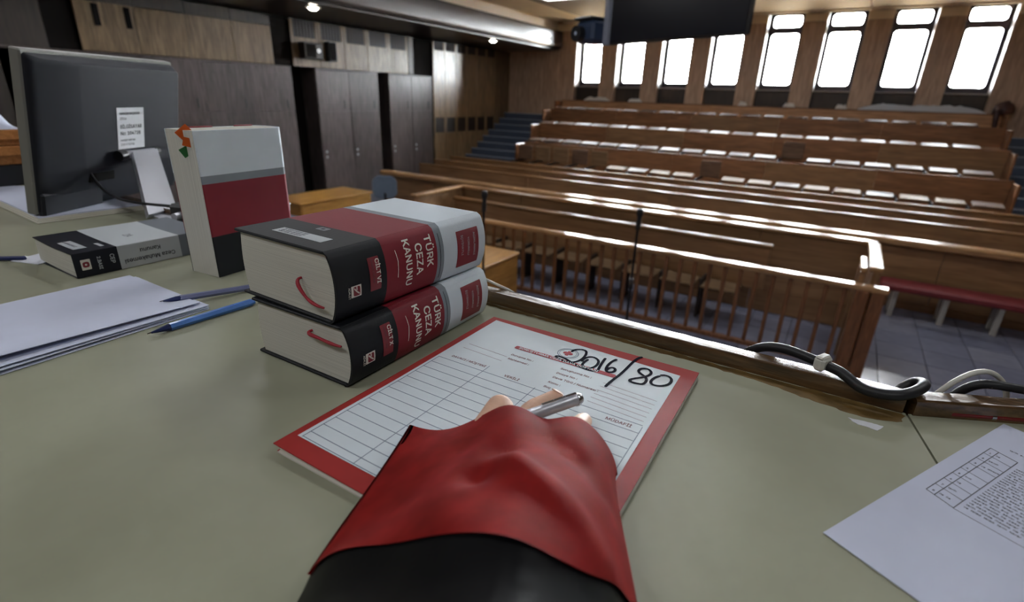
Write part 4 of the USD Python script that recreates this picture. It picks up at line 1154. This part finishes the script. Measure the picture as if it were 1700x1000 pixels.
def folds(r, s):
    o = r.copy()
    top = np.clip(np.linspace(-.2, 1.2, NA) * 1, 0, 1)
    w = np.sin(np.pi * np.clip(np.linspace(0, 1, NA), 0, 1)) ** .7
    n = meshkit.fbm(np.c_[np.linspace(0, 1, NA) * 5.5, np.full(NA, s * .55), np.full(NA, 3.3)], 2, 12) - .5
    p = o[:NA]
    def crease(a, b, wd, h):
        a, b = np.array(a), np.array(b)
        q = p[:, :2] - a
        L = np.linalg.norm(b - a); d = (b - a) / L
        u = np.clip(q @ d, 0, L)
        return h * np.exp(-(np.linalg.norm(q - u[:, None] * d, axis=1) / wd) ** 2)
    dz = n * .010 * min(1, s) + crease((-.166, .318), (-.152, .215), .014, -.010) + crease((-.150, .232), (-.062, .200), .013, .009) + crease((-.135, .290), (-.088, .270), .014, -.008) + crease((-.200, .285), (-.190, .20), .018, -.004)
    near = np.clip((s - .25) / .6, 0, 1)
    p[:, 2] += w * np.where(dz < 0, dz * near, dz)
    o[:NA] = p
    return o
srange = np.linspace(0, 3, 46)
outer = [folds(sp_(s), s) for s in srange]
inner = [shrink(folds(sp_(s), s), .972) for s in (.9, .6, .3, .12)] + [shrink(outer[0], .985)]
for r in inner:
    r[:, 2] = np.maximum(r[:, 2], .0090)
cf = loft(np.array(inner + outer), cap=False)
part('cuff', cf, 'cuff_red', P, smooth=True, label='wide red cuff of the robe')
def ell(c, rx, rz, dirx):
    """ring matched to the cuff rings: over the top from left to right, back along the bottom"""
    d = np.array(dirx, float); d /= np.linalg.norm(d)
    up = np.array([0, 0, 1.0])
    a = np.linspace(math.pi, 0, NA)
    top = np.array([np.array(c) + d * rx * math.cos(q) + up * rz * math.sin(q) for q in a])
    b = np.linspace(0, -math.pi, NBT + 2)[1:-1]
    bot = np.array([np.array(c) + d * rx * math.cos(q) + up * rz * .85 * math.sin(q) for q in b])
    return np.vstack([top, bot])
k0 = [shrink(folds(sp_(2.72), 2.72), .968), shrink(folds(sp_(2.9), 2.9), .972), shrink(folds(sp_(3.0), 3.0), .974)]
for r in k0:
    r[:, 2] = np.maximum(r[:, 2], .0035)
keys = [k0[-1], k0[-1] + np.array([.016, -.035, -.003]), None, None, None, None, None]
keys[1][:, 2] = np.maximum(keys[1][:, 2], .003)
keys[2] = ell((-.085, .055, .062), .105, .062, (1, .28, 0))
keys[3] = ell((-.030, -.10, .072), .090, .070, (1, .25, 0))
keys[4] = ell((.010, -.28, .110), .085, .085, (1, .1, 0))
keys[5] = ell((.022, -.40, .22), .085, .09, (1, 0, 0))
keys[6] = ell((.025, -.47, .31), .080, .080, (1, 0, 0))
kt = np.array([0, .35, 1.1, 2.2, 3.4, 4.4, 5.2])
from scipy.interpolate import PchipInterpolator
kp = PchipInterpolator(kt, np.array(keys))
sl = []
for s in np.linspace(.02, 5.2, 70):
    r = kp(s)
    w = np.sin(np.pi * np.linspace(0, 1, NA)) ** .6
    n = meshkit.fbm(np.c_[np.linspace(0, 1, NA) * 4.5, np.full(NA, s * 2.2), np.full(NA, 9.1)], 3, 31) - .5
    r[:NA, 2] += w * (n + .15) * .022 * min(1, s * 2)
    r[:, 2] = np.maximum(r[:, 2], .0025)
    sl.append(r)
part('sleeve', loft(np.array(k0 + sl), cap=True), 'robe_black', P, smooth=True, label='black robe sleeve')

pen('silver_pen', 'shiny silver pen held in the hand above the case folder', (-.1925, .288, ZD + .0435), (-.1560, .3765, ZD + .0395), .0054, 'steel')
